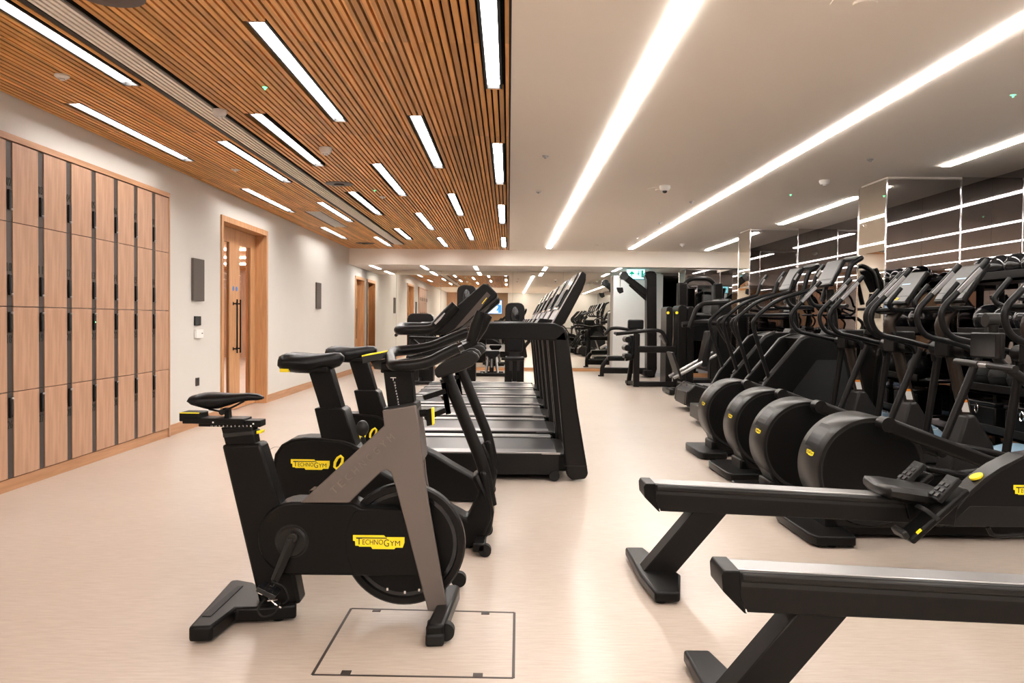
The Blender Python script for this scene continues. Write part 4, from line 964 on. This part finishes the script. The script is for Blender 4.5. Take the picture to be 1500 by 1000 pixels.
# seat
sx0, sx1, sz = 1.85, 2.17, S(1330, 712, YR)[1]
secs = []
for k, (x, hw, top, th_) in enumerate([(sx0, .13, .012, .035), (sx0+.015, .16, .026, .065), (sx0+.09, .172, .022, .078), (sx0+.17, .172, .010, .078), (sx0+.25, .162, .0, .072), (sx0+.31, .145, -.006, .06), (sx0+.335, .12, -.012, .04)]):
    z = sz+top
    secs.append([(x, YR+hw*c_, z-th_+th_*d_) for c_, d_ in ((-.6, 0), (-.95, .3), (-1, .7), (-.9, .98), (-.5, .97), (0, .80), (.5, .97), (.9, .98), (1, .7), (.95, .3), (.6, 0), (0, -.1))])
t.part('seat', G().loft(secs), M['cover'], smooth=50)
t.part('seat_carriage', G().prism([(sx0+.08, sz-.02), (sx1-.04, sz-.03), (sx1-.08, sz-.09), (sx1-.10, sz-.15), (sx0+.14, sz-.15), (sx0+.12, sz-.08)], YR-.095, YR+.095), M['black'], bev=.008)
# body with display arm
body = SS([(1383, 772), (1500, 771), (1500, 667), (1466, 684), (1441, 701), (1418, 722), (1400, 745)], YR-.06)
xe = 3.35
bp = [body[0], (xe, body[1][1]), (xe, .52), (3.05, .68), (2.86, .70), body[2], body[3], body[4], body[5], body[6]]
bd = t.part('body', G().prism(bp, YR-.06, YR+.06), M['frame'], bev=.012, seg=3)
zs = S(1420, 741, YR-.06)[1]
t.part('body_band', G().prism([(body[0][0]+.02, body[0][1]+.004), (xe-.02, body[1][1]+.004), (xe-.02, zs), (body[5][0]+.01, zs)], YR-.0610, YR+.0610), M['cover'], bev=.001, parent=bd)
t.part('top_fairing', G().prism(SS([(1418, 722), (1441, 701), (1466, 684), (1500, 667), (1500, 671), (1468, 690), (1440, 711), (1421, 728)], YR-.062), YR-.062, YR+.062), M['cover'], bev=.002, parent=bd)
o = S(1484, 727, YR-.0625); badge(t, (o[0], YR-.0625, o[1]), (1, 0, 0), (0, 0, 1), .215, parent=bd)
o = S(1469, 692, YR-.0625); dd = (Vector(S(1500, 667, YR-.14)).to_3d()-Vector(S(1466, 684, YR-.14)).to_3d())
t.part('dial_number', G().text('8', (o[0]+.02, YR-.05, o[1]+.034), (dd[0], 0, dd[1]), (0, 1, .2), .035, .035, .0012).text('|', (o[0]-.004, YR-.05, o[1]+.016), (dd[0], 0, dd[1]), (0, 1, .2), .006, .035, .0012), M['white'], parent=bd)
kc = P3([(1431, 699)], YR-.01)[0]
kb = t.part('resistance_knob', G().cyl((kc[0]+.03, kc[1], kc[2]-.06), (kc[0], kc[1], kc[2]), .030, seg=24), M['black'], parent=bd)
t.part('knob_top', G().cyl((kc[0]-.001, kc[1], kc[2]), (kc[0]-.006, kc[1], kc[2]+.010), .032, seg=24), M['yellow'], parent=kb)
t.part('front_foot', G().box(3.1, 3.25, YR-.34, YR+.34, 0, .08).box(3.1, 3.25, YR-.06, YR+.06, .08, .3), M['black'], bev=.012)
t.part('lift_handle', G().tube(rounded(P3([(1447, 772), (1452, 783), (1466, 785), (1520, 780)], YR-.05), .03), .011, 10), M['frame'])
for s_ in (-1, 1):
    yy = YR+s_*.19
    a, b = Vector((S(1337, 795, YR-.26)[0], yy, S(1337, 795, YR-.26)[1])), Vector((S(1412, 728, YR-.26)[0]+.03, yy, S(1412, 728, YR-.26)[1]+.03))
    if s_ > 0: a += Vector((.03, 0, .015)); b += Vector((.03, 0, .0))
    d = (b-a); nn = Vector((-d.z, 0, d.x)).normalized()
    fp = t.part('foot_plate', G().bar(a, b, .13, .035, up=nn), M['black'], bev=.012, seg=3)
    t.part('heel_rest', G().bar(a+nn*.02, a+nn*.06+d*.02, .12, .03, up=d), M['cover'], bev=.008, parent=fp)
    t.part('toe_pad', G().bar(a+d*.62+nn*.045, a+d*1.02+nn*.06, .10, .03, up=nn), M['rubber'], bev=.006, parent=fp)
    g = G()
    for k in range(4):
        for j in (-1, 1):
            g.obox(a+d*(.68+.09*k)+nn*.068+Vector((0, j*.022, 0)), d, (0, 1, 0), nn, .010, .014, .004)
    t.part('pad_holes', g, M['cover'], parent=fp)
    t.part('strap', G().tube(rounded([a+d*.45+Vector((0, -.068, 0)), a+d*.42+nn*.07+Vector((0, -.05, 0)), a+d*.42+nn*.07+Vector((0, .05, 0)), a+d*.45+Vector((0, .068, 0))], .03), .012, 6, sx=.4), M['rubber'], parent=fp)
    t.part('strap_tag', G().obox(a+d*.16+nn*.02+Vector((0, -.068, 0)), d, (0, 1, 0), nn, .014, .003, .006), M['yellow'], parent=fp)
# handle, display and its arm
h0, h1 = Vector((2.36, YR+.20, 1.107)), Vector((2.36, YR-.30, 1.097))
hn = t.part('handle', G().tube([h0, h0+(h1-h0)*.42], .017, 14).tube([h0+(h1-h0)*.58, h1], .017, 14), M['cover'], smooth=60)
t.part('handle_core', G().tube([h0+(h1-h0)*.40, h0+(h1-h0)*.60], .013, 12).box(2.35, 2.37, YR-.08, YR-.02, 1.09, 1.12), M['alu'], parent=hn)
t.part('display_arm', G().tube(rounded([(2.86, YR, .64), (2.62, YR, 1.02), (2.44, YR, 1.12), (2.43, YR, 1.30)], .12), .024, 12), M['frame'], smooth=60)
dp = t.part('display', G().box(2.375, 2.40, YR-.155, YR+.10, 1.135, 1.262), M['frame'], bev=.006)
t.part('screen', G().box(2.3735, 2.376, YR-.115, YR+.095, 1.145, 1.256), M['gloss'], parent=dp)
t.part('display_knob', G().cyl((2.40, YR+.02, 1.325), (2.46, YR+.02, 1.325), .036, seg=24).box(2.41, 2.45, YR, YR+.04, 1.24, 1.30), M['cover'], bev=.003)
dup(t.o, .02, -1.38, 'black rowing machine nearest the camera, only rail end and leg in view')

# ------------------------------------------------------------------ stair climbers
YT_ = 9.0; n0 = YT_-.36
t = Thing('stair_climber', 'nearer black stair climber with broad side panel and tube handrails', 'stair climber', (3.2, YT_, 0), 'pair of stair climbers')
sh = SS([(1120, 560), (1173, 497), (1190, 490), (1212, 489), (1236, 493), (1244, 520), (1247, 560)], n0)
sh2 = sh+[(sh[-1][0]+.04, .0), (2.55, .0), (2.50, .16), (2.62, .40)]
for s_ in (-1, 1):
    yy = YT_+s_*.33
    bd = t.part('side_panel', G().prism(sh2, yy-.04, yy+.04), M['black'], bev=.016, seg=3)
    inner = SS([(1160, 575), (1196, 527), (1236, 527), (1243, 560)], n0)
    t.part('panel_inset', G().prism(inner+[(inner[-1][0]+.02, .08), (2.75, .08)], yy-.042, yy+.042), M['dark'], parent=bd)
    t.part('panel_edge', G().tube(P3([(1120, 558), (1173, 495.5), (1190, 489)], yy), .022, 8), M['cover'], parent=bd)
x0, z0_ = 2.62, .30
for k in range(6):
    a, b = x0+.14*k, z0_+.145*k
    t.part('step', G().box(a, a+.24, YT_-.28, YT_+.28, b, b+.03).box(a+.21, a+.24, YT_-.28, YT_+.28, b, b+.15), M['cover'], bev=.004)
t.part('front_cover', G().prism([(sh[1][0]+.05, sh[2][1]-.04), (sh[3][0], sh[3][1]), (sh[4][0], sh[4][1]), (sh[-1][0], 0.05), (sh[-1][0]-.25, .05), (3.3, .9)], YT_-.30, YT_+.30), M['black'], bev=.01)
t.part('lower_step', G().box(2.38, 2.62, YT_-.3, YT_+.3, .06, .24), M['black'], bev=.012)
for s_ in (-1, 1):
    yy = YT_+s_*.34
    rl = rounded(P3([(1127, 553), (1110, 500), (1103, 472), (1110, 463), (1138, 439), (1183, 426)], n0)+P3([(1190, 424), (1197, 402), (1208, 388)], n0), .12, 6)
    rl = [Vector((p_[0], yy, p_[2])) for p_ in rl]
    hr = t.part('handrail', G().tube(rl, .022, 12), M['soft'], smooth=60)
    gr = rounded([Vector((p_[0], yy, p_[2])) for p_ in P3([(1183, 426), (1187, 440), (1194, 448), (1228, 449)], n0)], .08, 5)
    t.part('grab_bar', G().tube(gr, .021, 12), M['soft'], smooth=60, parent=hr)
    t.part('grip_plate', G().bar([rl[-2][0], yy-.02, rl[-2][2]], [rl[-6][0], yy-.02, rl[-6][2]], .008, .02), M['alu'], parent=hr)
xc = S(1222, 449, YT_)[0]
t.part('cross_bar', G().tube([(xc, YT_-.34, 1.49), (xc, YT_+.34, 1.49)], .022, 12), M['soft'])
t.part('console_column', G().tube([(S(1222, 492, YT_)[0], YT_, 1.15), (S(1216, 425, YT_)[0], YT_, 1.68)], [.06, .045], 16), M['frame'])
t.part('column_base', G().prism(SS([(1205, 492), (1209, 483), (1232, 483), (1236, 492)], YT_), YT_-.12, YT_+.12), M['cover'], bev=.01)
u = Vector((.45, 0, .89)).normalized(); nn = Vector((-.89, 0, .45)).normalized(); cc = Vector((S(1216, 401, YT_)[0], YT_, S(1216, 401, YT_)[1]))
dp = t.part('console_housing', G().obox(cc, u, (0, 1, 0), nn, .16, .23, .02), M['black'], bev=.012)
t.part('screen', G().obox(cc+u*.03+nn*.021, u, (0, 1, 0), nn, .11, .20, .002), M['screen'], parent=dp)
t.part('control_strip', G().obox(cc-u*.12+nn*.021, u, (0, 1, 0), nn, .02, .20, .002), M['cover'], parent=dp)
t.part('console_arch', G().tube(rounded([(cc.x+.02, YT_-.26, 1.55), (cc.x+.12, YT_-.26, 1.95), (cc.x+.25, YT_-.26, 2.02), (cc.x+.25, YT_+.26, 2.02), (cc.x+.12, YT_+.26, 1.95), (cc.x+.02, YT_+.26, 1.55)], .12, 5), .03, 12), M['soft'], smooth=60)
dup(t.o, .02, 1.28, 'farther black stair climber, behind the nearer one')

# ------------------------------------------------------------------ curved slat treadmill beyond the cross trainers
yc = 11.9
t = Thing('curved_treadmill', 'low curved slat-belt treadmill lying beyond the last cross trainer', 'treadmill', (3.1, yc, 0))
xa = S(1004, 585, yc-.4)[0]
prof = [(xa, .12), (xa+.02, .30), (xa+.14, .40), (xa+.5, .30), (xa+.9, .26), (xa+1.3, .30), (xa+1.65, .44), (xa+1.7, .10), (xa+.2, .06)]
for s_ in (-1, 1):
    sk = t.part('side_frame', G().prism(prof, yc+s_*.36-.04, yc+s_*.36+.04), M['cover'], bev=.02, seg=3)
t.part('slat_belt', G().prism([(a, b-.015) for a, b in prof], yc-.31, yc+.31), M['black'], bev=.01)
g = G()
for k in range(13):
    x = xa+.03+k*.13; z = .40-.10*min(1, max(0, (x-xa-.14)/.5)) if x < xa+.9 else .26+.18*((x-xa-.9)/.8)**2
    g.box(x, x+.012, yc-.31, yc+.31, z-.02, z+.004)
t.part('slat_gaps', g, M['frame'])
t.part('brand_badge', G().obox((xa+.55, yc-.403, .22), (1, 0, 0), (0, 1, 0), (0, 0, 1), .10, .002, .02), M['yellow'])
t.part('foot', G().box(xa+.2, xa+.32, yc-.42, yc+.42, 0, .08).box(xa+1.4, xa+1.52, yc-.42, yc+.42, 0, .08), M['rubber'], bev=.01)
for s_ in (-1, 1):
    yy = yc+s_*.38
    t.part('handrail', G().tube(rounded([(xa+1.45, yy, .3), (xa+.75, yy, 1.05), (xa+.62, yy, 1.30), (xa+.75, yy, 1.40), (xa+1.6, yy, 1.42)], .12, 5), .024, 12), M['soft'], smooth=60)
t.part('display', G().obox((xa+1.62, yc, 1.55), (.4, 0, .9), (0, 1, 0), (-.9, 0, .4), .10, .16, .015).bar((xa+1.6, yc-.38, 1.42), (xa+1.6, yc+.38, 1.42), .05, .05), M['black'], bev=.006)

# ------------------------------------------------------------------ weight machines
def tower(t, x0, x1, y0, y1, z, m='frame', name='weight_tower'):
    w = x1-x0; r = min(w*.45, .12)
    pts = [(x0, 0), (x1, 0), (x1, z-r)]+[(x1-r+r*math.cos(math.radians(q)), z-r+r*math.sin(math.radians(q))) for q in (30, 60, 90)]+[(x0+r-r*math.sin(math.radians(q)), z-r+r*math.cos(math.radians(q))) for q in (0, 30, 60, 90)]
    return t.part(name, G().prism(pts, y0, y1), M[m], bev=.015)
# seated row machine with two round-topped shrouds
yy = 16.1
t = Thing('weight_machine', 'seated weight machine with twin round-topped stack shrouds and roller pads', 'weight machine', (2.9, yy, 0), 'selectorised weight machines')
f = lambda px, Y=yy: (px-745)/1180*Y
a = tower(t, f(975), f(984), yy-.1, yy+.5, S(980, 449, yy)[1])
b = tower(t, f(988), f(1001), yy-.35, yy+.25, S(995, 447, yy)[1])
c = tower(t, f(1001.5), f(1012), yy-.33, yy+.27, S(1005, 449, yy)[1])
for (q, yq) in ((978.5, yy-.1), (991.5, yy-.35)):
    x, z = S(q, 458, yq); bgd = t.part('round_badge', G().cyl((x, yq-.004, z), (x, yq, z), .028, seg=16), M['yellow'])
t.part('stack_rod', G().cyl((f(986), yy-.05, .1), (f(986), yy-.05, 1.5), .012, seg=8), M['chrome'])
t.part('plate_stack', G().box(f(984), f(988), yy-.05, yy+.2, .08, .7), M['dark'])
zf = .04
t.part('base_frame', G().bar((f(932), yy-.1, .06), (f(995), yy-.1, .06), .10, .10).bar((f(924), yy+.4, .06), (f(932), yy-.1, .06), .09, .08), M['frame'], bev=.02)
t.part('upper_beam', G().bar((f(932), yy-.1, .75), (f(990), yy-.1, .75), .13, .13), M['frame'], bev=.02)
t.part('post', G().bar((f(932), yy-.1, 0), (f(932), yy-.1, 1.06), .12, .12, up=(1, 0, 0)), M['frame'], bev=.02)
t.part('post', G().bar((f(925), yy+.3, 0), (f(930), yy+.1, .75), .09, .09, up=(1, 0, 0)), M['frame'], bev=.02)
t.part('moving_arm', G().tube(rounded(P3([(902, 489), (930, 486), (958, 483), (970, 485), (977, 500)], yy-.15), .15), .038, 10).tube(rounded(P3([(886, 490), (893, 481), (905, 480), (935, 485)], yy+.3), .15), .035, 10), M['frame'], smooth=60)
t.part('hand_grip', G().cyl((f(902), yy-.35, 1.06), (f(902), yy+.05, 1.06), .03, seg=12), M['rubber'])
t.part('link_rod', G().cyl(P3([(966, 491)], yy)[0], P3([(974, 503)], yy)[0], .02, seg=10), M['alu'])
t.part('seat', G().box(f(914), f(926), yy-.2, yy+.2, .56, .66), M['soft'], bev=.03)
for (px, py) in ((918, 497), (917, 509)):
    x, z = S(px, py, yy-.1); t.part('roller_pad', G().cyl((x, yy-.32, z), (x, yy+.10, z), .062, seg=18), M['soft'], bev=.01)
t.part('back_pad', G().prism(SS([(921, 491), (931, 491), (927, 526), (915, 529), (916, 524), (920, 520)], yy), yy-.12, yy+.12), M['soft'], bev=.03)
t.part('chest_pad', G().box(f(920), f(943), yy-.05, yy+.08, S(930, 482, yy)[1], S(930, 468, yy)[1]), M['soft'], bev=.03)
# lat pulldown
yy = 18.95; f = lambda px, Y=yy: (px-745)/1180*Y
t = Thing('lat_pulldown', 'tall lat pulldown tower with slanted top arm below the exit sign', 'weight machine', (3.2, yy, 0), 'selectorised weight machines')
pts = SS([(946, 551), (946, 410), (943, 404), (944, 399), (950, 397.5), (957, 398), (960, 402), (960.5, 540), (957, 552)], yy); 
t.part('tower', G().prism([pts[0]]+pts[1:], yy-.18, yy+.18), M['frame'], bev=.03)
a, b = P3([(952, 434)], yy)[0], P3([(914, 404)], yy)[0]
t.part('top_arm', G().bar(a, b, .16, .16).bar(P3([(950, 441)], yy)[0], P3([(922, 416)], yy)[0], .08, .08), M['frame'], bev=.03)
t.part('pulley', G().cyl((b[0], yy-.1, b[2]), (b[0], yy+.1, b[2]), .10, seg=20), M['gloss'], bev=.01)
hp_ = P3([(908, 424)], yy)[0]
t.part('cable', G().cyl(P3([(908.5, 408)], yy)[0], P3([(908.5, 420)], yy)[0], .012, seg=6), M['chrome'])
t.part('hand_grip', G().prism(SS([(903, 421), (912, 421), (913, 428), (908, 430), (905, 427)], yy), yy-.06, yy+.06), M['rubber'], bev=.01)
t.part('base_frame', G().bar((f(884), yy, .14), (f(960), yy, .14), .12, .14).bar((f(948), yy-.35, .1), (f(948), yy+.35, .1), .2, .14), M['frame'], bev=.02)
t.part('front_leg', G().tube(rounded(P3([(881.5, 551), (882, 536), (890, 526), (898, 524)], yy), .2, 6), .05, 12), M['frame'], smooth=60)
t.part('seat', G().box(f(890), f(918), yy-.16, yy+.16, S(900, 528, yy)[1], S(900, 521, yy)[1]), M['soft'], bev=.03)
t.part('foot_pad', G().cyl((f(881.5), yy, 0), (f(881.5), yy, .03), .07, seg=16), M['rubber'])
# machines beyond the treadmills
def stackmachine(x, yy, h, label, pad=True, w=.42):
    t = Thing('weight_machine', label, 'weight machine', (x, yy, 0), 'selectorised weight machines')
    tower(t, x-w/2, x+w/2, yy-.15, yy+.2, h)
    t.part('stack_window', G().box(x-w/2+.09, x+w/2-.09, yy-.153, yy-.149, .25, h-.35), M['dark'])
    if pad:
        t.part('head_pad', G().ball((x, yy-.18, h-.28), (.09, .06, .20), 14, 8), M['gloss'], smooth=60)
    t.part('base_frame', G().bar((x, yy-.1, .05), (x, yy-1.1, .05), .10, .08).bar((x-.35, yy-1.1, .05), (x+.35, yy-1.1, .05), .08, .07), M['frame'], bev=.015)
    t.part('seat_post', G().bar((x, yy-.8, .08), (x, yy-.8, .5), .09, .09, up=(1, 0, 0)), M['frame'], bev=.01)
    t.part('seat', G().box(x-.19, x+.19, yy-1.0, yy-.62, .5, .58), M['soft'], bev=.03)
    t.part('back_pad', G().box(x-.16, x+.16, yy-.60, yy-.50, .66, 1.20), M['soft'], bev=.03)
    t.part('back_strut', G().bar((x, yy-.55, .9), (x, yy-.15, .9), .07, .07), M['frame'])
    t.part('lever_arm', G().tube(rounded([(x-.38, yy-.9, 1.0), (x-.38, yy-.3, 1.15), (x+.38, yy-.3, 1.15), (x+.38, yy-.9, 1.0)], .1, 4), .03, 10), M['frame'], smooth=60)
    for s_ in (-1, 1):
        t.part('hand_grip', G().cyl((x+s_*.38, yy-1.05, .98), (x+s_*.38, yy-.88, 1.0), .032, seg=12), M['rubber'])
    return t
stackmachine(-1.83, 16.9, 1.42, 'low dark weight machine nearest the left wall, beyond the treadmills', pad=False, w=.55)
stackmachine(-.88, 17.0, 2.02, 'tall dark weight machine with glossy head pad behind the bike consoles', w=.40)
stackmachine(.13, 16.8, 1.66, 'dark weight machine behind the treadmill handrails', w=.40)
# small bench behind the treadmills
yy = 18.7; f = lambda px: (px-745)/1180*yy
t = Thing('weight_bench', 'small upright bench with T-shaped feet standing before the far mirror', 'exercise bench', (-.4, yy, 0))
t.part('seat', G().prism(SS([(710, 516), (712, 513), (731, 513), (733, 516), (727, 523), (716, 523)], yy), yy-.22, yy+.22), M['soft'], bev=.02)
t.part('post', G().bar((f(721), yy, .06), (f(721), yy, .48), .10, .10, up=(1, 0, 0)), M['frame'], bev=.01)
for px in (713, 730): t.part('leg', G().bar((f(px), yy-.1, .08), (f(px)+(.05 if px < 720 else -.05), yy, .46), .05, .06), M['alu'], bev=.01)
for (q, w_) in ((yy-.3, .35), (yy+.3, .27)): t.part('foot_bar', G().bar((f(721)-w_, q, .05), (f(721)+w_, q, .05), .09, .08).bar((f(721), yy-.3, .05), (f(721), yy+.3, .05), .07, .06), M['frame'], bev=.015)
t.part('adjuster', G().box(f(721)-.02, f(721)+.02, yy-.06, yy-.04, .2, .4), M['alu'])

# dumbbell rack before the far mirror at right, dark functional rig
yy = 17.6
t = Thing('cable_rig', 'dark cable rig with vertical towers between middle and far mirrored pillars', 'weight machine', (4.1, yy, 0), 'selectorised weight machines')
for x in (3.78, 4.55):
    t.part('tower', G().box(x-.10, x+.10, yy-.12, yy+.12, 0, 2.15), M['frame'], bev=.03)
    t.part('stack_cover', G().box(x-.16, x+.16, yy-.16, yy+.10, .05, 1.35), M['black'], bev=.03)
t.part('cross_beam', G().tube(rounded([(3.78, yy, 2.05), (3.95, yy, 2.25), (4.38, yy, 2.25), (4.55, yy, 2.05)], .12, 5), .05, 12), M['frame'], smooth=60)
t.part('pad', G().box(3.92, 4.34, yy-.35, yy-.22, .9, 1.5), M['soft'], bev=.04)
t.part('base', G().box(3.6, 4.75, yy-.5, yy+.15, 0, .07), M['frame'], bev=.01)
t.part('arm', G().tube(rounded([(3.55, yy-.6, 1.30), (3.72, yy-.55, 1.45), (4.5, yy-.5, 1.42)], .1, 4), .035, 10), M['frame'], smooth=60)
yy = 14.6
t = Thing('leg_press', 'dark leg press with angled sled and black back pad beyond the stair climbers', 'weight machine', (3.6, yy, 0), 'selectorised weight machines')
t.part('weight_tower', G().box(3.75, 4.0, yy-.2, yy+.3, 0, 1.72), M['black'], bev=.04)
t.part('back_pad', G().obox((3.55, yy-.15, .82), (.2, 0, 1), (0, 1, 0), (1, 0, -.2), .33, .2, .06), M['soft'], bev=.04)
t.part('sled_rail', G().tube([(2.95, yy-.3, .30), (3.75, yy-.3, .75)], .03, 10).tube([(2.95, yy+.1, .30), (3.75, yy+.1, .75)], .03, 10), M['alu'], smooth=60)
t.part('base_frame', G().bar((2.85, yy-.1, .06), (3.95, yy-.1, .06), .12, .10).bar((2.9, yy-.45, .06), (2.9, yy+.25, .06), .1, .09), M['frame'], bev=.02)
t.part('foot_platform', G().obox((3.0, yy-.1, .52), (-.35, 0, 1), (0, 1, 0), (1, 0, .35), .25, .25, .02), M['cover'], bev=.01)
t.part('top_arm', G().tube(rounded([(3.2, yy-.35, 1.20), (3.35, yy-.35, 1.62), (3.9, yy-.3, 1.66)], .15, 5), .04, 12).tube(rounded([(3.1, yy-.2, 1.25), (3.5, yy-.2, 1.30), (3.9, yy-.2, 1.28)], .1, 4), .05, 12), M['frame'], smooth=60)

# ------------------------------------------------------------------ ball rack between the pillars
RX0, RX1, RY0, RY1 = 4.72, 5.10, 5.3, 8.45
t = Thing('storage_rack', 'black storage rack with shelves of balls against the right wall mirror', 'storage rack', (4.9, 6.9, 0))
for yy in (RY0, (RY0+RY1)/2, RY1-.05):
    t.part('upright', G().box(5.12, 5.18, yy, yy+.06, 0, 1.85), M['alu' if yy != RY1-.05 else 'frame'], bev=.005)
for z in (.22, .62, 1.17, 1.72):
    sf = t.part('shelf', G().box(RX0, RX1, RY0, RY1, z, z+.03).box(RX0, RX0+.02, RY0, RY1, z, z+.10), M['frame'], bev=.003)
t.part('foot', G().box(4.76, 5.17, RY0, RY0+.07, 0, .06).box(4.76, 5.17, RY1-.07, RY1, 0, .06), M['frame'])
t.part('brand_badge', G().box(RX0-.003, RX0, 7.55, 7.85, 1.50, 1.55), M['yellow']) if False else None
def balls(z, r, n, m, name, lab, shelfname):
    first = None
    for k in range(n):
        yy = RY1-.12-r-k*(2*r+.02)
        L_ = '%s on the %s, %s from the nearest mirrored pillar' % (lab, shelfname, ['first', 'second', 'third', 'fourth', 'fifth', 'sixth', 'seventh', 'eighth'][k])
        if first is None:
            T_ = Thing(name, L_, 'exercise ball', (RX0+.02+r, yy, z), '%ss on the %s' % (lab, shelfname))
            bl = T_.part('ball', G().ball((RX0+.02+r, yy, z+r), r, 24, 16), M[m], smooth=60)
            T_.part('seam_ring', G().tube([(RX0+.02+r+r*math.cos(q*math.pi/12), yy+r*math.sin(q*math.pi/12), z+r) for q in range(24)], .004, 6, closed=True), M['frame'], parent=bl)
            first = T_; y_first = yy
        else: dup(first.o, 0, yy-y_first, L_)
balls(1.752, .12, 8, 'gloss', 'medicine_ball', 'glossy black medicine ball', 'top shelf')
balls(1.202, .155, 7, 'gloss', 'slam_ball', 'large shiny black slam ball', 'middle shelf')
balls(.652, .14, 7, 'rubber', 'medicine_ball', 'matt black medicine ball', 'lower shelf')
for k in range(4):
    yy = RY1-.35-k*.72
    L_ = 'black lidded kit bin on the bottom shelf, %s from the pillar' % ['first', 'second', 'third', 'fourth'][k]
    if k == 0:
        tb_ = Thing('storage_bin', L_, 'storage bin', (4.9, yy, .252), 'kit bins under the ball rack')
        tb_.part('bin', G().box(4.75, 5.06, yy-.28, yy+.28, .252, .50), M['black'], bev=.02)
        tb_.part('lid', G().box(4.74, 5.07, yy-.29, yy+.29, .50, .54), M['gloss'], bev=.01)
        tb_.part('clip', G().tube([(4.735, yy+.03*math.cos(q*math.pi/4), .46+.045*math.sin(q*math.pi/4)) for q in range(8)], .007, 6, closed=True), M['chrome'])
    else: dup(tb_.o, 0, -.72*k, L_)
# bosu trainers and step
def bosu(x, y, label):
    t = Thing('balance_trainer', label, 'balance trainer', (x, y, 0), 'pale blue balance domes')
    t.part('base', G().cyl((x, y, 0), (x, y, .05), .33, seg=40), M['dark'], bev=.01)
    d_ = t.part('dome', G().ball((x, y, .05), (.315, .315, .24), 32, 12, zmin=0.0), M['bosu'], smooth=60)
    t.part('dome_line', G().tube([(x+.22*math.cos(q*math.pi/16), y+.22*math.sin(q*math.pi/16), .05+.24*math.sqrt(1-(.22/.315)**2)) for q in range(32)], .004, 6, closed=True), M['white'], parent=d_)
bosu(4.28, 8.43, 'pale blue balance dome against the foot of the nearest mirrored pillar')
bosu(4.62, 7.05, 'pale blue balance dome at the right edge below the ball rack') if False else bosu(4.36, 6.85, 'pale blue balance dome at the right edge below the ball rack')
t = Thing('aerobic_step', 'black aerobic step with blue risers lying beside the ball rack', 'aerobic step', (4.4, 7.7, 0))
t.part('deck', G().box(4.20, 4.56, 7.35, 7.98, .13, .18), M['black'], bev=.02)
for q in (7.42, 7.78): t.part('riser', G().box(4.22, 4.54, q, q+.14, 0, .13), M['blue'], bev=.02)

# ------------------------------------------------------------------ kit behind the camera that the mirrors pick up
t = Thing('dumbbell_rack', 'black dumbbell rack behind the camera, seen only in mirrors', 'dumbbell rack', (2.5, -6.0, 0))
for z in (.45, .85): t.part('shelf', G().box(1.2, 3.8, -6.3, -5.9, z, z+.04), M['frame'], bev=.005)
for x in (1.25, 2.5, 3.75): t.part('post', G().box(x-.04, x+.04, -6.3, -6.0, 0, 1.0), M['frame'])
